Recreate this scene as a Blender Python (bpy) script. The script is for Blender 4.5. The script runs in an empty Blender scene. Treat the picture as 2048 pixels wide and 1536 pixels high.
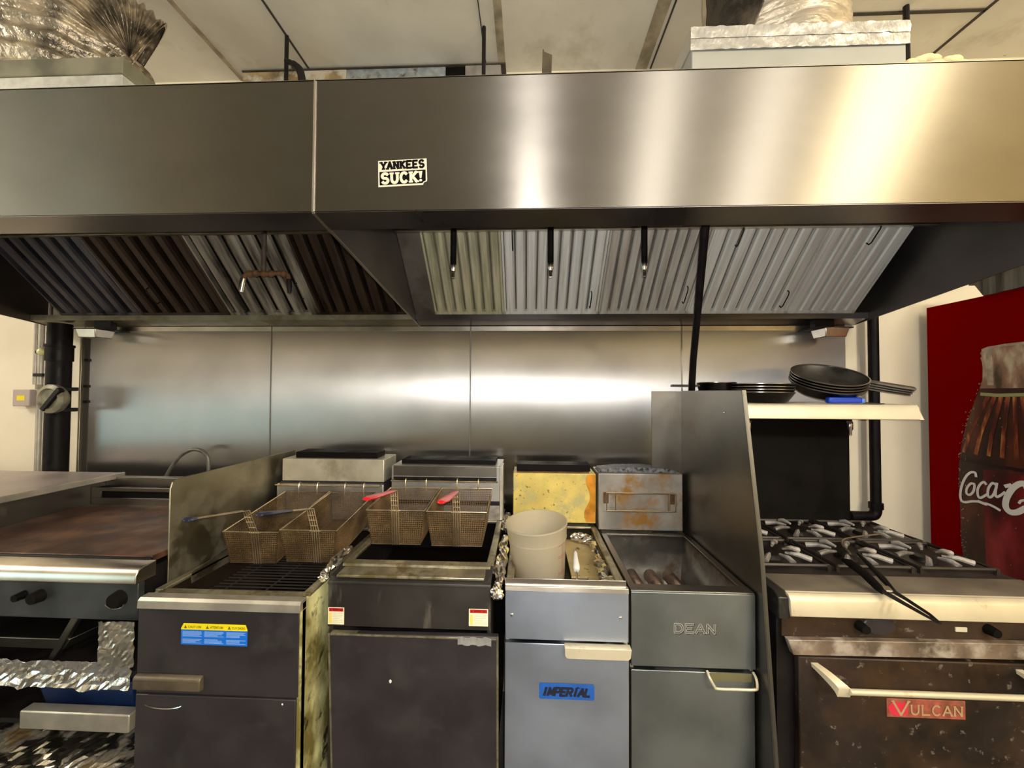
import bpy, bmesh, math, random
from mathutils import Vector, Matrix
random.seed(7)
scene = bpy.context.scene
COL = scene.collection
rad = math.radians

# ------------------------------------------------------------------ camera
cam_d = bpy.data.cameras.new('camera'); cam = bpy.data.objects.new('camera', cam_d); COL.objects.link(cam)
cam_d.sensor_fit = 'HORIZONTAL'; cam_d.sensor_width = 36.0; cam_d.lens = 760 / 2048 * 36.0
cam_d.clip_start = 0.02
CAM = Vector((0, -2.03, 1.57))
def cam_axes(yaw, pitch, roll):
    cy, sy, cp, sp = math.cos(yaw), math.sin(yaw), math.cos(pitch), math.sin(pitch)
    f = Vector((-sy*cp, cy*cp, sp)); r = Vector((cy, sy, 0)); u = r.cross(f)
    r2 = r*math.cos(roll) + u*math.sin(roll)
    return r2, r2.cross(f), f
r_, u_, f_ = cam_axes(rad(2.378), rad(1.292), rad(0.32))
cam.matrix_world = Matrix(((r_.x, u_.x, -f_.x, CAM.x), (r_.y, u_.y, -f_.y, CAM.y), (r_.z, u_.z, -f_.z, CAM.z), (0, 0, 0, 1)))
scene.camera = cam

# ------------------------------------------------------------------ world, lamps, exposure
world = bpy.data.worlds.new('world'); scene.world = world; world.use_nodes = True
world.node_tree.nodes['Background'].inputs[0].default_value = (1.0, 0.93, 0.8, 1)
world.node_tree.nodes['Background'].inputs[1].default_value = 0.02
scene.view_settings.view_transform = 'Standard'; scene.view_settings.look = 'None'
scene.view_settings.gamma = 1; scene.view_settings.use_curve_mapping = False
scene.view_settings.exposure = -0.08
def area(name, loc, sx, sy, power, color, rot=(0, 0, 0)):
    d = bpy.data.lights.new(name, 'AREA'); d.shape = 'RECTANGLE'; d.size = sx; d.size_y = sy
    d.energy = power; d.color = color
    o = bpy.data.objects.new(name, d); o.location = loc; o.rotation_euler = rot; COL.objects.link(o)
    return o
def bulb(name, loc, power, color, r=0.14):
    d = bpy.data.lights.new(name, 'POINT'); d.energy = power; d.color = color; d.shadow_soft_size = r
    o = bpy.data.objects.new(name, d); o.location = loc; COL.objects.link(o); return o
bulb('room_lamp', (1.30, -4.4, 3.0), 125, (1.0, 0.96, 0.90))
bulb('room_lamp', (2.35, -4.4, 3.0), 125, (1.0, 0.95, 0.87))
bulb('left_room_lamp', (-4.2, -1.75, 3.0), 80, (1.0, 0.93, 0.88))
bulb('right_room_lamp', (2.05, -2.40, 3.05), 66, (1.0, 0.86, 0.60), 0.24)
bulb('right_wall_fill', (3.6, -4.7, 3.0), 110, (1.0, 0.89, 0.66), 0.2)  # added fill light that brightens the right wall for the steel reflections
fl = bpy.data.lights.new('phone_lamp', 'POINT'); fl.energy = 60; fl.shadow_soft_size = 0.012; fl.color = (1.0, 0.97, 0.93)
flo = bpy.data.objects.new('phone_lamp', fl); flo.location = CAM + Vector((0.012, -0.01, 0.03)); COL.objects.link(flo)

# ------------------------------------------------------------------ materials
MATS = {}
def mat(name, base, rough=0.5, metal=0.0, var=0.0, vscale=8.0, stretch=(1, 1, 1), grime=None, bump=None,
        aniso=None, spec=0.5, emit=None):
    if name in MATS: return MATS[name]
    m = bpy.data.materials.new(name); m.use_nodes = True
    nt = m.node_tree; N = nt.nodes; L = nt.links
    b = N['Principled BSDF']
    b.inputs['Base Color'].default_value = (*base, 1); b.inputs['Roughness'].default_value = rough
    b.inputs['Metallic'].default_value = metal; b.inputs['Specular IOR Level'].default_value = spec
    tc = N.new('ShaderNodeTexCoord'); mp = N.new('ShaderNodeMapping'); mp.inputs['Scale'].default_value = stretch
    L.new(tc.outputs['Object'], mp.inputs['Vector'])
    color = None
    if var:
        n = N.new('ShaderNodeTexNoise'); n.inputs['Scale'].default_value = vscale; n.inputs['Detail'].default_value = 6
        L.new(mp.outputs[0], n.inputs['Vector'])
        mr = N.new('ShaderNodeMapRange'); mr.inputs[1].default_value = 0.37; mr.inputs[2].default_value = 0.63
        mr.inputs[3].default_value = 1 - var; mr.inputs[4].default_value = 1 + var
        L.new(n.outputs['Fac'], mr.inputs[0])
        mx = N.new('ShaderNodeMix'); mx.data_type = 'RGBA'; mx.blend_type = 'MULTIPLY'; mx.inputs[0].default_value = 1
        mx.inputs[6].default_value = (*base, 1); L.new(mr.outputs[0], mx.inputs[7])
        color = mx.outputs[2]; L.new(color, b.inputs['Base Color'])
        mr2 = N.new('ShaderNodeMapRange'); mr2.inputs[1].default_value = 0.37; mr2.inputs[2].default_value = 0.63
        mr2.inputs[3].default_value = max(0.03, rough*(1 - var*0.6)); mr2.inputs[4].default_value = min(1, rough*(1 + var*0.6))
        L.new(n.outputs['Fac'], mr2.inputs[0]); L.new(mr2.outputs[0], b.inputs['Roughness'])
    for g in (grime or []):
        gc, lo, hi, gs, gst = g[:5]
        mp2 = N.new('ShaderNodeMapping'); mp2.inputs['Scale'].default_value = gst; mp2.inputs['Location'].default_value = (3.1*gs, 1.7, 0.4)
        L.new(tc.outputs['Object'], mp2.inputs['Vector'])
        n2 = N.new('ShaderNodeTexNoise'); n2.inputs['Scale'].default_value = gs; n2.inputs['Detail'].default_value = 7; n2.inputs['Roughness'].default_value = 0.62
        L.new(mp2.outputs[0], n2.inputs['Vector'])
        r2 = N.new('ShaderNodeMapRange'); r2.inputs[1].default_value = lo-0.06; r2.inputs[2].default_value = hi-0.09
        L.new(n2.outputs['Fac'], r2.inputs[0])
        mg = N.new('ShaderNodeMix'); mg.data_type = 'RGBA'; L.new(r2.outputs[0], mg.inputs[0])
        if color is None: mg.inputs[6].default_value = (*base, 1)
        else: L.new(color, mg.inputs[6])
        mg.inputs[7].default_value = (*gc, 1); color = mg.outputs[2]; L.new(color, b.inputs['Base Color'])
        if metal > 0:
            r3 = N.new('ShaderNodeMapRange'); r3.inputs[1].default_value = lo-0.06; r3.inputs[2].default_value = hi-0.09
            r3.inputs[3].default_value = metal; r3.inputs[4].default_value = 0.15*metal
            L.new(n2.outputs['Fac'], r3.inputs[0])
            if not b.inputs['Metallic'].is_linked: L.new(r3.outputs[0], b.inputs['Metallic'])
    if bump:
        kind, bs, st, dist = bump[:4]
        mp3 = N.new('ShaderNodeMapping'); mp3.inputs['Scale'].default_value = bump[4] if len(bump) > 4 else (1, 1, 1)
        L.new(tc.outputs['Object'], mp3.inputs['Vector'])
        if kind == 'voronoi':
            t = N.new('ShaderNodeTexVoronoi'); t.inputs['Scale'].default_value = bs; t.feature = 'F1'; out = t.outputs['Distance']
        else:
            t = N.new('ShaderNodeTexNoise'); t.inputs['Scale'].default_value = bs
            t.inputs['Detail'].default_value = 0.0 if kind == 'smooth' else 5; out = t.outputs['Fac']
        L.new(mp3.outputs[0], t.inputs['Vector'])
        bp = N.new('ShaderNodeBump'); bp.inputs['Strength'].default_value = st; bp.inputs['Distance'].default_value = dist
        L.new(out, bp.inputs['Height']); L.new(bp.outputs[0], b.inputs['Normal'])
    if aniso:
        v, amt = aniso
        b.inputs['Anisotropic'].default_value = amt
        cx = N.new('ShaderNodeCombineXYZ')
        for i in range(3): cx.inputs[i].default_value = v[i]
        L.new(cx.outputs[0], b.inputs['Tangent'])
    if emit:
        b.inputs['Emission Color'].default_value = (*emit[0], 1); b.inputs['Emission Strength'].default_value = emit[1]
    MATS[name] = m
    return m
def srgb(r, g, b):
    f = lambda c: (c/255/12.92) if c/255 <= 0.04045 else ((c/255 + 0.055)/1.055)**2.4
    return (f(r), f(g), f(b))

M_WALL = mat('cream_wall', (0.80, 0.73, 0.57), 0.7, var=0.03, vscale=3)
M_CEIL = mat('stained_ceiling', (0.74, 0.71, 0.62), 0.9, var=0.06, vscale=4, grime=[((0.42, 0.37, 0.26), 0.66, 0.9, 2.2, (1, 1, 1)), ((0.10, 0.08, 0.06), 0.79, 0.86, 14, (1, 1, 1))])
M_FLOOR = mat('dark_tile', (0.10, 0.09, 0.085), 0.45, var=0.3, vscale=5)
M_HOOD = mat('hood_steel', (0.285, 0.262, 0.228), 0.39, 1.0, var=0.06, vscale=5, stretch=(1, 1, 1.5), aniso=((0, 0, 1), 1.0))
M_HOOD_IN = mat('hood_inner_steel', (0.30, 0.28, 0.25), 0.42, 1.0, var=0.15, vscale=4, grime=[((0.05, 0.035, 0.02), 0.52, 0.75, 4, (1, 1, 1))])
M_SPLASH = mat('backsplash_steel', (0.45, 0.44, 0.425), 0.36, 1.0, var=0.06, vscale=3, stretch=(1, 1, 1), aniso=((1, 0, 0), 1.0),
               bump=('smooth', 2.2, 0.30, 0.014, (1, 1, 0.3)))
M_STEEL = mat('brushed_steel', (0.55, 0.54, 0.52), 0.36, 1.0, var=0.15, vscale=6, stretch=(1, 1, 6), bump=('noise', 300, 0.03, 0.002, (0.02, 1, 1)))
M_STEELD = mat('dull_steel', (0.36, 0.33, 0.24), 0.42, 1.0, var=0.2, vscale=5, grime=[((0.10, 0.075, 0.03), 0.55, 0.8, 5, (1, 1, 1))])
M_COOLSTEEL = mat('cool_steel', (0.50, 0.565, 0.67), 0.38, 1.0, var=0.10, vscale=4, aniso=((0, 0, 1), 0.6), bump=('smooth', 4, 0.12, 0.02, (1, 1, 1)))
M_GREYSTEEL = mat('grey_steel', (0.27, 0.295, 0.295), 0.42, 1.0, var=0.12, vscale=5, aniso=((0, 0, 1), 0.5), bump=('smooth', 4, 0.12, 0.02, (1, 1, 1)))
M_CHROME = mat('chrome', (0.75, 0.74, 0.72), 0.18, 1.0)
M_GUARD = mat('guard_steel', (0.225, 0.21, 0.185), 0.36, 1.0, var=0.12, vscale=4, bump=('smooth', 3, 0.08, 0.02, (1, 1, 1)),
              grime=[((0.16, 0.08, 0.02), 0.64, 0.86, 3.4, (1, 1, 1))])
M_OLIVE = mat('greasy_steel', (0.80, 0.76, 0.38), 0.42, 0.15, var=0.2, vscale=6, grime=[((0.19, 0.16, 0.045), 0.48, 0.68, 7, (1, 1, 0.6)), ((0.03, 0.025, 0.01), 0.62, 0.75, 16, (1, 1, 1))])
M_RIM = mat('pale_rim', (0.62, 0.58, 0.49), 0.4, 0.8, var=0.12, vscale=14)
M_RIMG = mat('greasy_rim', (0.40, 0.36, 0.25), 0.38, 0.85, var=0.25, vscale=12, grime=[((0.10, 0.08, 0.03), 0.52, 0.72, 12, (1, 1, 1))])
M_CHAR = mat('charcoal_enamel', (0.027, 0.0225, 0.025), 0.42, 0.0, var=0.2, vscale=6, grime=[((0.044, 0.041, 0.037), 0.6, 0.85, 9, (1, 1, 1))])
M_CHARG = mat('greasy_charcoal', (0.027, 0.024, 0.021), 0.38, 0.0, var=0.3, vscale=5, grime=[((0.085, 0.075, 0.06), 0.64, 0.80, 12, (2.5, 1, 0.5)), ((0.30, 0.28, 0.22), 0.76, 0.86, 22, (1.5, 1, 0.8))])
M_BLACK = mat('black_and_shade', (0.0045, 0.0035, 0.003), 0.6, var=0.3, vscale=10, spec=0.12)  # plain black; also painted into filter slots and the opening as shade
M_BLKSTEEL = mat('black_iron', (0.010, 0.008, 0.0075), 0.45, var=0.3, vscale=14, spec=0.25)
M_PIPE = mat('dark_pipe', (0.0060, 0.0045, 0.0050), 0.5, var=0.3, vscale=20, spec=0.15)
M_OIL = mat('dark_oil', (0.008, 0.005, 0.003), 0.12)
M_VAT = mat('browned_vat', (0.10, 0.085, 0.06), 0.38, 0.9, var=0.3, vscale=6, grime=[((0.03, 0.015, 0.006), 0.5, 0.75, 5, (1, 1, 1))])
M_YELLOW = mat('yellowed_plate', (0.70, 0.55, 0.15), 0.45, 0.2, var=0.12, vscale=9, grime=[((0.50, 0.44, 0.18), 0.55, 0.7, 10, (1, 1, 1)), ((0.22, 0.17, 0.05), 0.68, 0.74, 60, (1, 1, 1))])
M_ORANGE = mat('orange_grease', (0.55, 0.22, 0.015), 0.3, var=0.35, vscale=14)
M_RUST = mat('rusty_plate', (0.46, 0.43, 0.38), 0.40, 0.6, var=0.2, vscale=6, grime=[((0.30, 0.15, 0.03), 0.54, 0.74, 9, (1, 1, 1))])
M_RUSTB = mat('rust_brown', (0.12, 0.055, 0.018), 0.7, var=0.4, vscale=30)
M_FLUE = mat('beige_steel', (0.56, 0.53, 0.42), 0.42, 0.5, var=0.12, vscale=9, grime=[((0.20, 0.17, 0.10), 0.6, 0.8, 6, (1, 1, 1))])
M_FLUE2 = mat('pale_steel', (0.50, 0.49, 0.46), 0.38, 0.85, var=0.15, vscale=7, grime=[((0.20, 0.16, 0.12), 0.58, 0.78, 5, (1, 1, 2))])
M_FOIL = mat('foil', (0.86, 0.85, 0.83), 0.20, 1.0, bump=('noise', 40, 0.5, 0.006))
M_FOILD = mat('soiled_foil', (0.62, 0.58, 0.50), 0.28, 1.0, bump=('noise', 40, 0.5, 0.006), grime=[((0.16, 0.11, 0.05), 0.56, 0.72, 9, (1, 1, 1))])
M_TAPE = mat('foil_tape', (0.60, 0.585, 0.555), 0.38, 0.7, bump=('noise', 22, 0.8, 0.012, (1, 1, 0.5)))
M_GALV = mat('galvanised', (0.60, 0.60, 0.55), 0.5, 0.35, var=0.15, vscale=25)
M_GALV2 = mat('galvanised_blue', (0.42, 0.46, 0.50), 0.45, 0.6, var=0.2, vscale=30, grime=[((0.10, 0.07, 0.04), 0.62, 0.75, 12, (1, 1, 1))])
M_DUCT = mat('flexible_foil', (0.46, 0.40, 0.31), 0.38, 0.75, var=0.5, vscale=14, stretch=(1, 1, 1), bump=('noise', 30, 0.8, 0.02, (1, 1, 1)))
M_DUCT2 = mat('pale_flexible_foil', (0.58, 0.51, 0.40), 0.42, 0.5, var=0.2, vscale=5, bump=('noise', 14, 0.6, 0.02, (1, 1, 2.5)))
M_BAFFLE = mat('filter_steel', (0.70, 0.71, 0.68), 0.5, 0.3, var=0.10, vscale=5, stretch=(12, 0.5, 0.5), grime=[((0.42, 0.38, 0.28), 0.58, 0.85, 3, (8, 0.6, 0.6))])
M_BAFFLEO = mat('filter_olive', (0.46, 0.44, 0.30), 0.5, 0.3, var=0.2, vscale=5, stretch=(12, 1, 1), grime=[((0.22, 0.21, 0.10), 0.54, 0.80, 3, (8, 0.6, 0.6))])
M_BAFFLEG = mat('filter_grey', (0.50, 0.48, 0.44), 0.5, 0.3, var=0.15, vscale=5, stretch=(12, 1, 1), grime=[((0.34, 0.29, 0.22), 0.55, 0.82, 3, (8, 0.6, 0.6))])
M_SLOT = mat('slot_shade', (0.10, 0.09, 0.075), 0.6, var=0.3, vscale=8)
M_BAFFLED = mat('filter_dark', (0.060, 0.058, 0.066), 0.45, 0.4, var=0.6, vscale=3, stretch=(9, 1, 1))
M_BAFFLEB = mat('filter_brown', (0.036, 0.021, 0.012), 0.5, 0.5, var=0.4, vscale=4, stretch=(9, 1, 1))
M_BAFFLEM = mat('filter_streaked', (0.20, 0.18, 0.14), 0.45, 0.3, var=0.75, vscale=3.2, stretch=(9, 1, 1))
M_GRIDDLE = mat('griddle_plate', (0.050, 0.022, 0.014), 0.48, 0.0, var=0.4, vscale=6, grime=[((0.15, 0.07, 0.035), 0.52, 0.75, 7, (1, 1, 1))])
M_RAIL = mat('rail_steel', (0.66, 0.61, 0.53), 0.30, 1.0, var=0.1, vscale=8)
M_CREAMRAIL = mat('cream_rail', (0.64, 0.57, 0.41), 0.35, 0.25, var=0.06, vscale=8, grime=[((0.40, 0.28, 0.13), 0.66, 0.8, 9, (1, 1, 1))])
M_WHITESHELF = mat('shelf_steel', (0.78, 0.71, 0.53), 0.38, 0.2, var=0.05, vscale=8)
M_STOVE = mat('baked_enamel', (0.012, 0.006, 0.0035), 0.55, 0.0, var=0.4, vscale=5, grime=[((0.050, 0.024, 0.009), 0.5, 0.75, 5, (1, 1, 1)), ((0.13, 0.105, 0.08), 0.68, 0.76, 35, (1, 1, 1))])
M_STRIP = mat('scorched_strip', (0.22, 0.165, 0.12), 0.42, 0.4, var=0.4, vscale=12, grime=[((0.42, 0.36, 0.30), 0.55, 0.7, 9, (1, 1, 1))])
M_STOVETOP = mat('stovetop', (0.030, 0.022, 0.018), 0.45, 0.2, var=0.3, vscale=8)
M_GRATE = mat('worn_iron', (0.30, 0.275, 0.25), 0.5, 0.2, var=0.6, vscale=14, grime=[((0.05, 0.04, 0.035), 0.55, 0.75, 16, (1, 1, 1))])
M_PAN = mat('black_pan', (0.003, 0.0028, 0.0028), 0.25, 0.0, var=0.2, vscale=9, spec=0.25)
M_PANIN = mat('pan_inside', (0.050, 0.045, 0.035), 0.35, 0.2, var=0.4, vscale=12)
M_PANH = mat('pan_handle', (0.085, 0.070, 0.055), 0.45, 0.3, var=0.3, vscale=30)
M_BLUE = mat('blue_plastic', srgb(24, 66, 190), 0.4)
M_DKBLUE = mat('dark_blue_plastic', (0.003, 0.014, 0.06), 0.45, var=0.3, vscale=10)
M_RED = mat('machine_red', (0.185, 0.0006, 0.0004), 0.6, spec=0.0)
M_REDGRIP = mat('red_grip', srgb(205, 22, 34), 0.3)
M_NAVYGRIP = mat('navy_grip', (0.020, 0.022, 0.045), 0.35)
M_WIRE = mat('basket_wire', (0.33, 0.25, 0.15), 0.38, 0.85, var=0.3, vscale=10)
M_WIREB = mat('bright_wire', (0.62, 0.50, 0.33), 0.3, 0.9, var=0.2, vscale=10)
M_MESH = mat('basket_mesh', (0.19, 0.12, 0.055), 0.5, 0.5, var=0.3, vscale=10)
M_WHITE = mat('white_plastic', (0.78, 0.76, 0.72), 0.45)
M_PAPER = mat('sticker_cream', (0.62, 0.56, 0.42), 0.6, spec=0.15)
M_INK = mat('black_ink', (0.004, 0.0035, 0.004), 0.7, spec=0.08)
M_TAN = mat('tan_board', (0.42, 0.32, 0.15), 0.6, var=0.2, vscale=9, grime=[((0.10, 0.06, 0.02), 0.66, 0.72, 22, (1, 1, 1))])
M_FOAM = mat('spray_foam', (0.80, 0.64, 0.36), 0.8, var=0.1, vscale=30)
M_LBLBLUE = mat('label_blue', srgb(22, 110, 215), 0.4)
M_LBLLT = mat('label_light_blue', srgb(120, 165, 235), 0.45)
M_LBLYEL = mat('label_yellow', srgb(240, 220, 20), 0.4)
M_LBLRED = mat('label_red', srgb(200, 40, 36), 0.4)
M_LBLCREAM = mat('label_cream', srgb(238, 232, 200), 0.5, var=0.06, vscale=40)
M_BADGE = mat('badge_blue', srgb(34, 92, 178), 0.4, var=0.08, vscale=30)
M_BADGEINK = mat('badge_ink', (0.012, 0.014, 0.03), 0.5)
M_PLATE = mat('worn_red_plate', srgb(168, 88, 70), 0.5, 0.1, var=0.3, vscale=40, grime=[((0.20, 0.08, 0.04), 0.55, 0.75, 25, (1, 1, 1))])
M_PLATERED = mat('bright_red_enamel', srgb(225, 50, 72), 0.4)
M_PLATELET = mat('plate_letter', srgb(205, 172, 128), 0.4, 0.3)
M_EMB = mat('embossed_letter', (0.42, 0.40, 0.355), 0.4, 0.2)
M_GREYPAINT = mat('grey_paint', (0.44, 0.37, 0.33), 0.5)
M_VALVE = mat('valve_grey', (0.22, 0.205, 0.14), 0.5, 0.3, var=0.3, vscale=20)
M_CONDUIT = mat('conduit', (0.48, 0.44, 0.37), 0.45, 0.4, var=0.1, vscale=20)
M_COUNTER = mat('counter_steel', (0.44, 0.38, 0.36), 0.45, 0.4, var=0.15, vscale=4)
M_BROWNSTAIN = mat('brown_stained_board', (0.34, 0.25, 0.12), 0.8, var=0.5, vscale=5, grime=[((0.55, 0.52, 0.44), 0.55, 0.65, 4, (1, 1, 1))])
M_SEAMTAN = mat('seam_tan', (0.36, 0.31, 0.22), 0.9, var=0.3, vscale=12)
M_SEAMDK = mat('seam_dark', (0.055, 0.045, 0.035), 0.9, var=0.4, vscale=12)
M_CROWN = mat('crown_grey', (0.10, 0.094, 0.08), 0.42, 0.0, var=0.6, vscale=9, stretch=(0.2, 4, 0.2))

# translucent food-container plastic
m = bpy.data.materials.new('frosted_plastic'); m.use_nodes = True; MATS['frosted_plastic'] = m; M_FROST = m
nt = m.node_tree; N = nt.nodes; L = nt.links; b = N['Principled BSDF']
b.inputs['Base Color'].default_value = (0.72, 0.66, 0.52, 1); b.inputs['Roughness'].default_value = 0.4
tl = N.new('ShaderNodeBsdfTranslucent'); tl.inputs[0].default_value = (0.80, 0.74, 0.60, 1)
tr = N.new('ShaderNodeBsdfTransparent'); tr.inputs[0].default_value = (0.92, 0.88, 0.8, 1)
m1 = N.new('ShaderNodeMixShader'); m1.inputs[0].default_value = 0.45; m2 = N.new('ShaderNodeMixShader'); m2.inputs[0].default_value = 0.28
L.new(b.outputs[0], m1.inputs[1]); L.new(tl.outputs[0], m1.inputs[2]); L.new(m1.outputs[0], m2.inputs[1]); L.new(tr.outputs[0], m2.inputs[2])
L.new(m2.outputs[0], N['Material Output'].inputs[0])

# ------------------------------------------------------------------ mesh builder
class MB:
    def __init__(s): s.v = []; s.f = []
    def poly(s, pts):
        i = len(s.v); s.v += [Vector(p) for p in pts]; s.f.append(list(range(i, i+len(pts)))); return s
    def faces(s, pts, fs):
        i = len(s.v); s.v += [Vector(p) for p in pts]; s.f += [[i+k for k in f] for f in fs]; return s
    def box(s, x0, x1, y0, y1, z0, z1):
        p = [(x, y, z) for z in (z0, z1) for y in (y0, y1) for x in (x0, x1)]
        return s.faces(p, [(0, 2, 3, 1), (4, 5, 7, 6), (0, 1, 5, 4), (2, 6, 7, 3), (0, 4, 6, 2), (1, 3, 7, 5)])
    def hexa(s, a, b):   # two quads, a below b
        return s.faces(list(a)+list(b), [(3, 2, 1, 0), (4, 5, 6, 7), (0, 1, 5, 4), (1, 2, 6, 5), (2, 3, 7, 6), (3, 0, 4, 7)])
    def prism(s, prof, axis, a0, a1):   # prof: 2D points, extruded along axis
        def P(q, a): return (a, q[0], q[1]) if axis == 0 else ((q[0], a, q[1]) if axis == 1 else (q[0], q[1], a))
        n = len(prof); pts = [P(q, a0) for q in prof]+[P(q, a1) for q in prof]
        return s.faces(pts, [list(range(n))[::-1], list(range(n, 2*n))]+[(i, (i+1) % n, n+(i+1) % n, n+i) for i in range(n)])
    def tube(s, pts, r, seg=10, cap=True):
        pts = [Vector(p) for p in pts]; n = len(pts)
        rs = r if isinstance(r, (list, tuple)) else [r]*n
        prev = None; rings = []
        for i, p in enumerate(pts):
            t = (pts[min(i+1, n-1)]-pts[max(i-1, 0)]).normalized()
            if prev is None:
                ref = Vector((0, 0, 1)) if abs(t.z) < 0.9 else Vector((1, 0, 0)); a = t.cross(ref).normalized()
            else: a = (prev-t*prev.dot(t)).normalized()
            prev = a; bb = t.cross(a)
            rings.append([p+(a*math.cos(2*math.pi*k/seg)+bb*math.sin(2*math.pi*k/seg))*rs[i] for k in range(seg)])
        i0 = len(s.v); s.v += [q for R_ in rings for q in R_]
        for i in range(n-1):
            for k in range(seg): s.f.append([i0+i*seg+k, i0+i*seg+(k+1) % seg, i0+(i+1)*seg+(k+1) % seg, i0+(i+1)*seg+k])
        if cap: s.f.append([i0+k for k in range(seg)][::-1]); s.f.append([i0+(n-1)*seg+k for k in range(seg)])
        return s
    def lathe(s, prof, M=None, seg=40, closed=False):   # prof (r,z); M matrix
        M = M or Matrix(); i0 = len(s.v); n = len(prof)
        for (r, z) in prof: s.v += [M @ Vector((r*math.cos(2*math.pi*k/seg), r*math.sin(2*math.pi*k/seg), z)) for k in range(seg)]
        for i in range(n if closed else n-1):
            j = (i+1) % n
            for k in range(seg): s.f.append([i0+i*seg+k, i0+i*seg+(k+1) % seg, i0+j*seg+(k+1) % seg, i0+j*seg+k])
        return s
    def bar(s, a, b, r):   # thin square bar
        a = Vector(a); b = Vector(b); t = (b-a).normalized(); ref = Vector((0, 0, 1)) if abs(t.z) < 0.9 else Vector((1, 0, 0))
        u = t.cross(ref).normalized()*r; w = t.cross(u).normalized()*r
        return s.hexa([a+u+w, a-u+w, a-u-w, a+u-w], [b+u+w, b-u+w, b-u-w, b+u-w])
    def ball(s, c, r, sq=(1, 1, 1), u=14, v=9):
        c = Vector(c)
        return s.lathe([(max(1e-4, r*math.sin(math.pi*i/v)), -r*math.cos(math.pi*i/v)) for i in range(v+1)],
                       Matrix.Translation(c) @ Matrix.Diagonal((*sq, 1)), u)
    def grid(s, fn, nu, nv):
        i0 = len(s.v); s.v += [Vector(fn(i/nu, j/nv)) for j in range(nv+1) for i in range(nu+1)]
        for j in range(nv):
            for i in range(nu): a = i0+j*(nu+1)+i; s.f.append([a, a+1, a+nu+2, a+nu+1])
        return s
    def build(s, name, material, parent=None, bevel=0, smooth=True, seg=2):
        off = Vector((0, 0, 0)); p = parent
        while p: off += p.location; p = p.parent
        me = bpy.data.meshes.new(name); me.from_pydata([v-off for v in s.v], [], s.f)
        bm = bmesh.new(); bm.from_mesh(me); bmesh.ops.recalc_face_normals(bm, faces=bm.faces); bm.to_mesh(me); bm.free()
        if smooth:
            me.polygons.foreach_set('use_smooth', [True]*len(me.polygons)); me.set_sharp_from_angle(angle=rad(38))
        me.materials.append(material)
        o = bpy.data.objects.new(name, me); COL.objects.link(o); o.parent = parent
        if bevel:
            bv = o.modifiers.new('bevel', 'BEVEL'); bv.width = bevel; bv.segments = seg; bv.limit_method = 'ANGLE'; bv.angle_limit = rad(40)
        return o
def tag(o, label=None, cat=None, group=None, kind=None):
    if label: o['label'] = label
    if cat: o['category'] = cat
    if group: o['group'] = group
    if kind: o['kind'] = kind
    return o
def thing(name, label, cat, loc=(0, 0, 0), group=None):
    o = bpy.data.objects.new(name, None); o.empty_display_size = 0.1; o.location = loc; COL.objects.link(o)
    return tag(o, label, cat, group)
def single(mb, name, material, label, cat, group=None, bevel=0):
    # one-mesh thing whose origin sits at the base centre of its bounds
    lo = Vector([min(v[i] for v in mb.v) for i in range(3)]); hi = Vector([max(v[i] for v in mb.v) for i in range(3)])
    c = Vector(((lo.x+hi.x)/2, (lo.y+hi.y)/2, lo.z)); mb.v = [v-c for v in mb.v]
    o = mb.build(name, material, None, bevel); o.location = c
    return tag(o, label, cat, group)
def struct(name, mb, material, bevel=0): return tag(mb.build(name, material, None, bevel), kind='structure')
def smoothpath(pts, n=8):
    P = [Vector(p) for p in pts]; P = [P[0]*2-P[1]]+P+[P[-1]*2-P[-2]]; out = []
    for i in range(1, len(P)-2):
        for k in range(n):
            t = k/n; a, b_, c, d = P[i-1:i+3]
            out.append(0.5*((2*b_)+(c-a)*t+(2*a-5*b_+4*c-d)*t*t+(3*b_-a-3*c+d)*t**3))
    out.append(P[-2]); return out
def wobble(seed):
    rnd = random.Random(seed); ph = [(rnd.uniform(5, 60), rnd.uniform(5, 60), rnd.uniform(5, 60), rnd.uniform(0, 6)) for _ in range(9)]
    return lambda p: sum(math.sin(a*p[0]+b_*p[1]+c*p[2]+d) for a, b_, c, d in ph)/4

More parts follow.
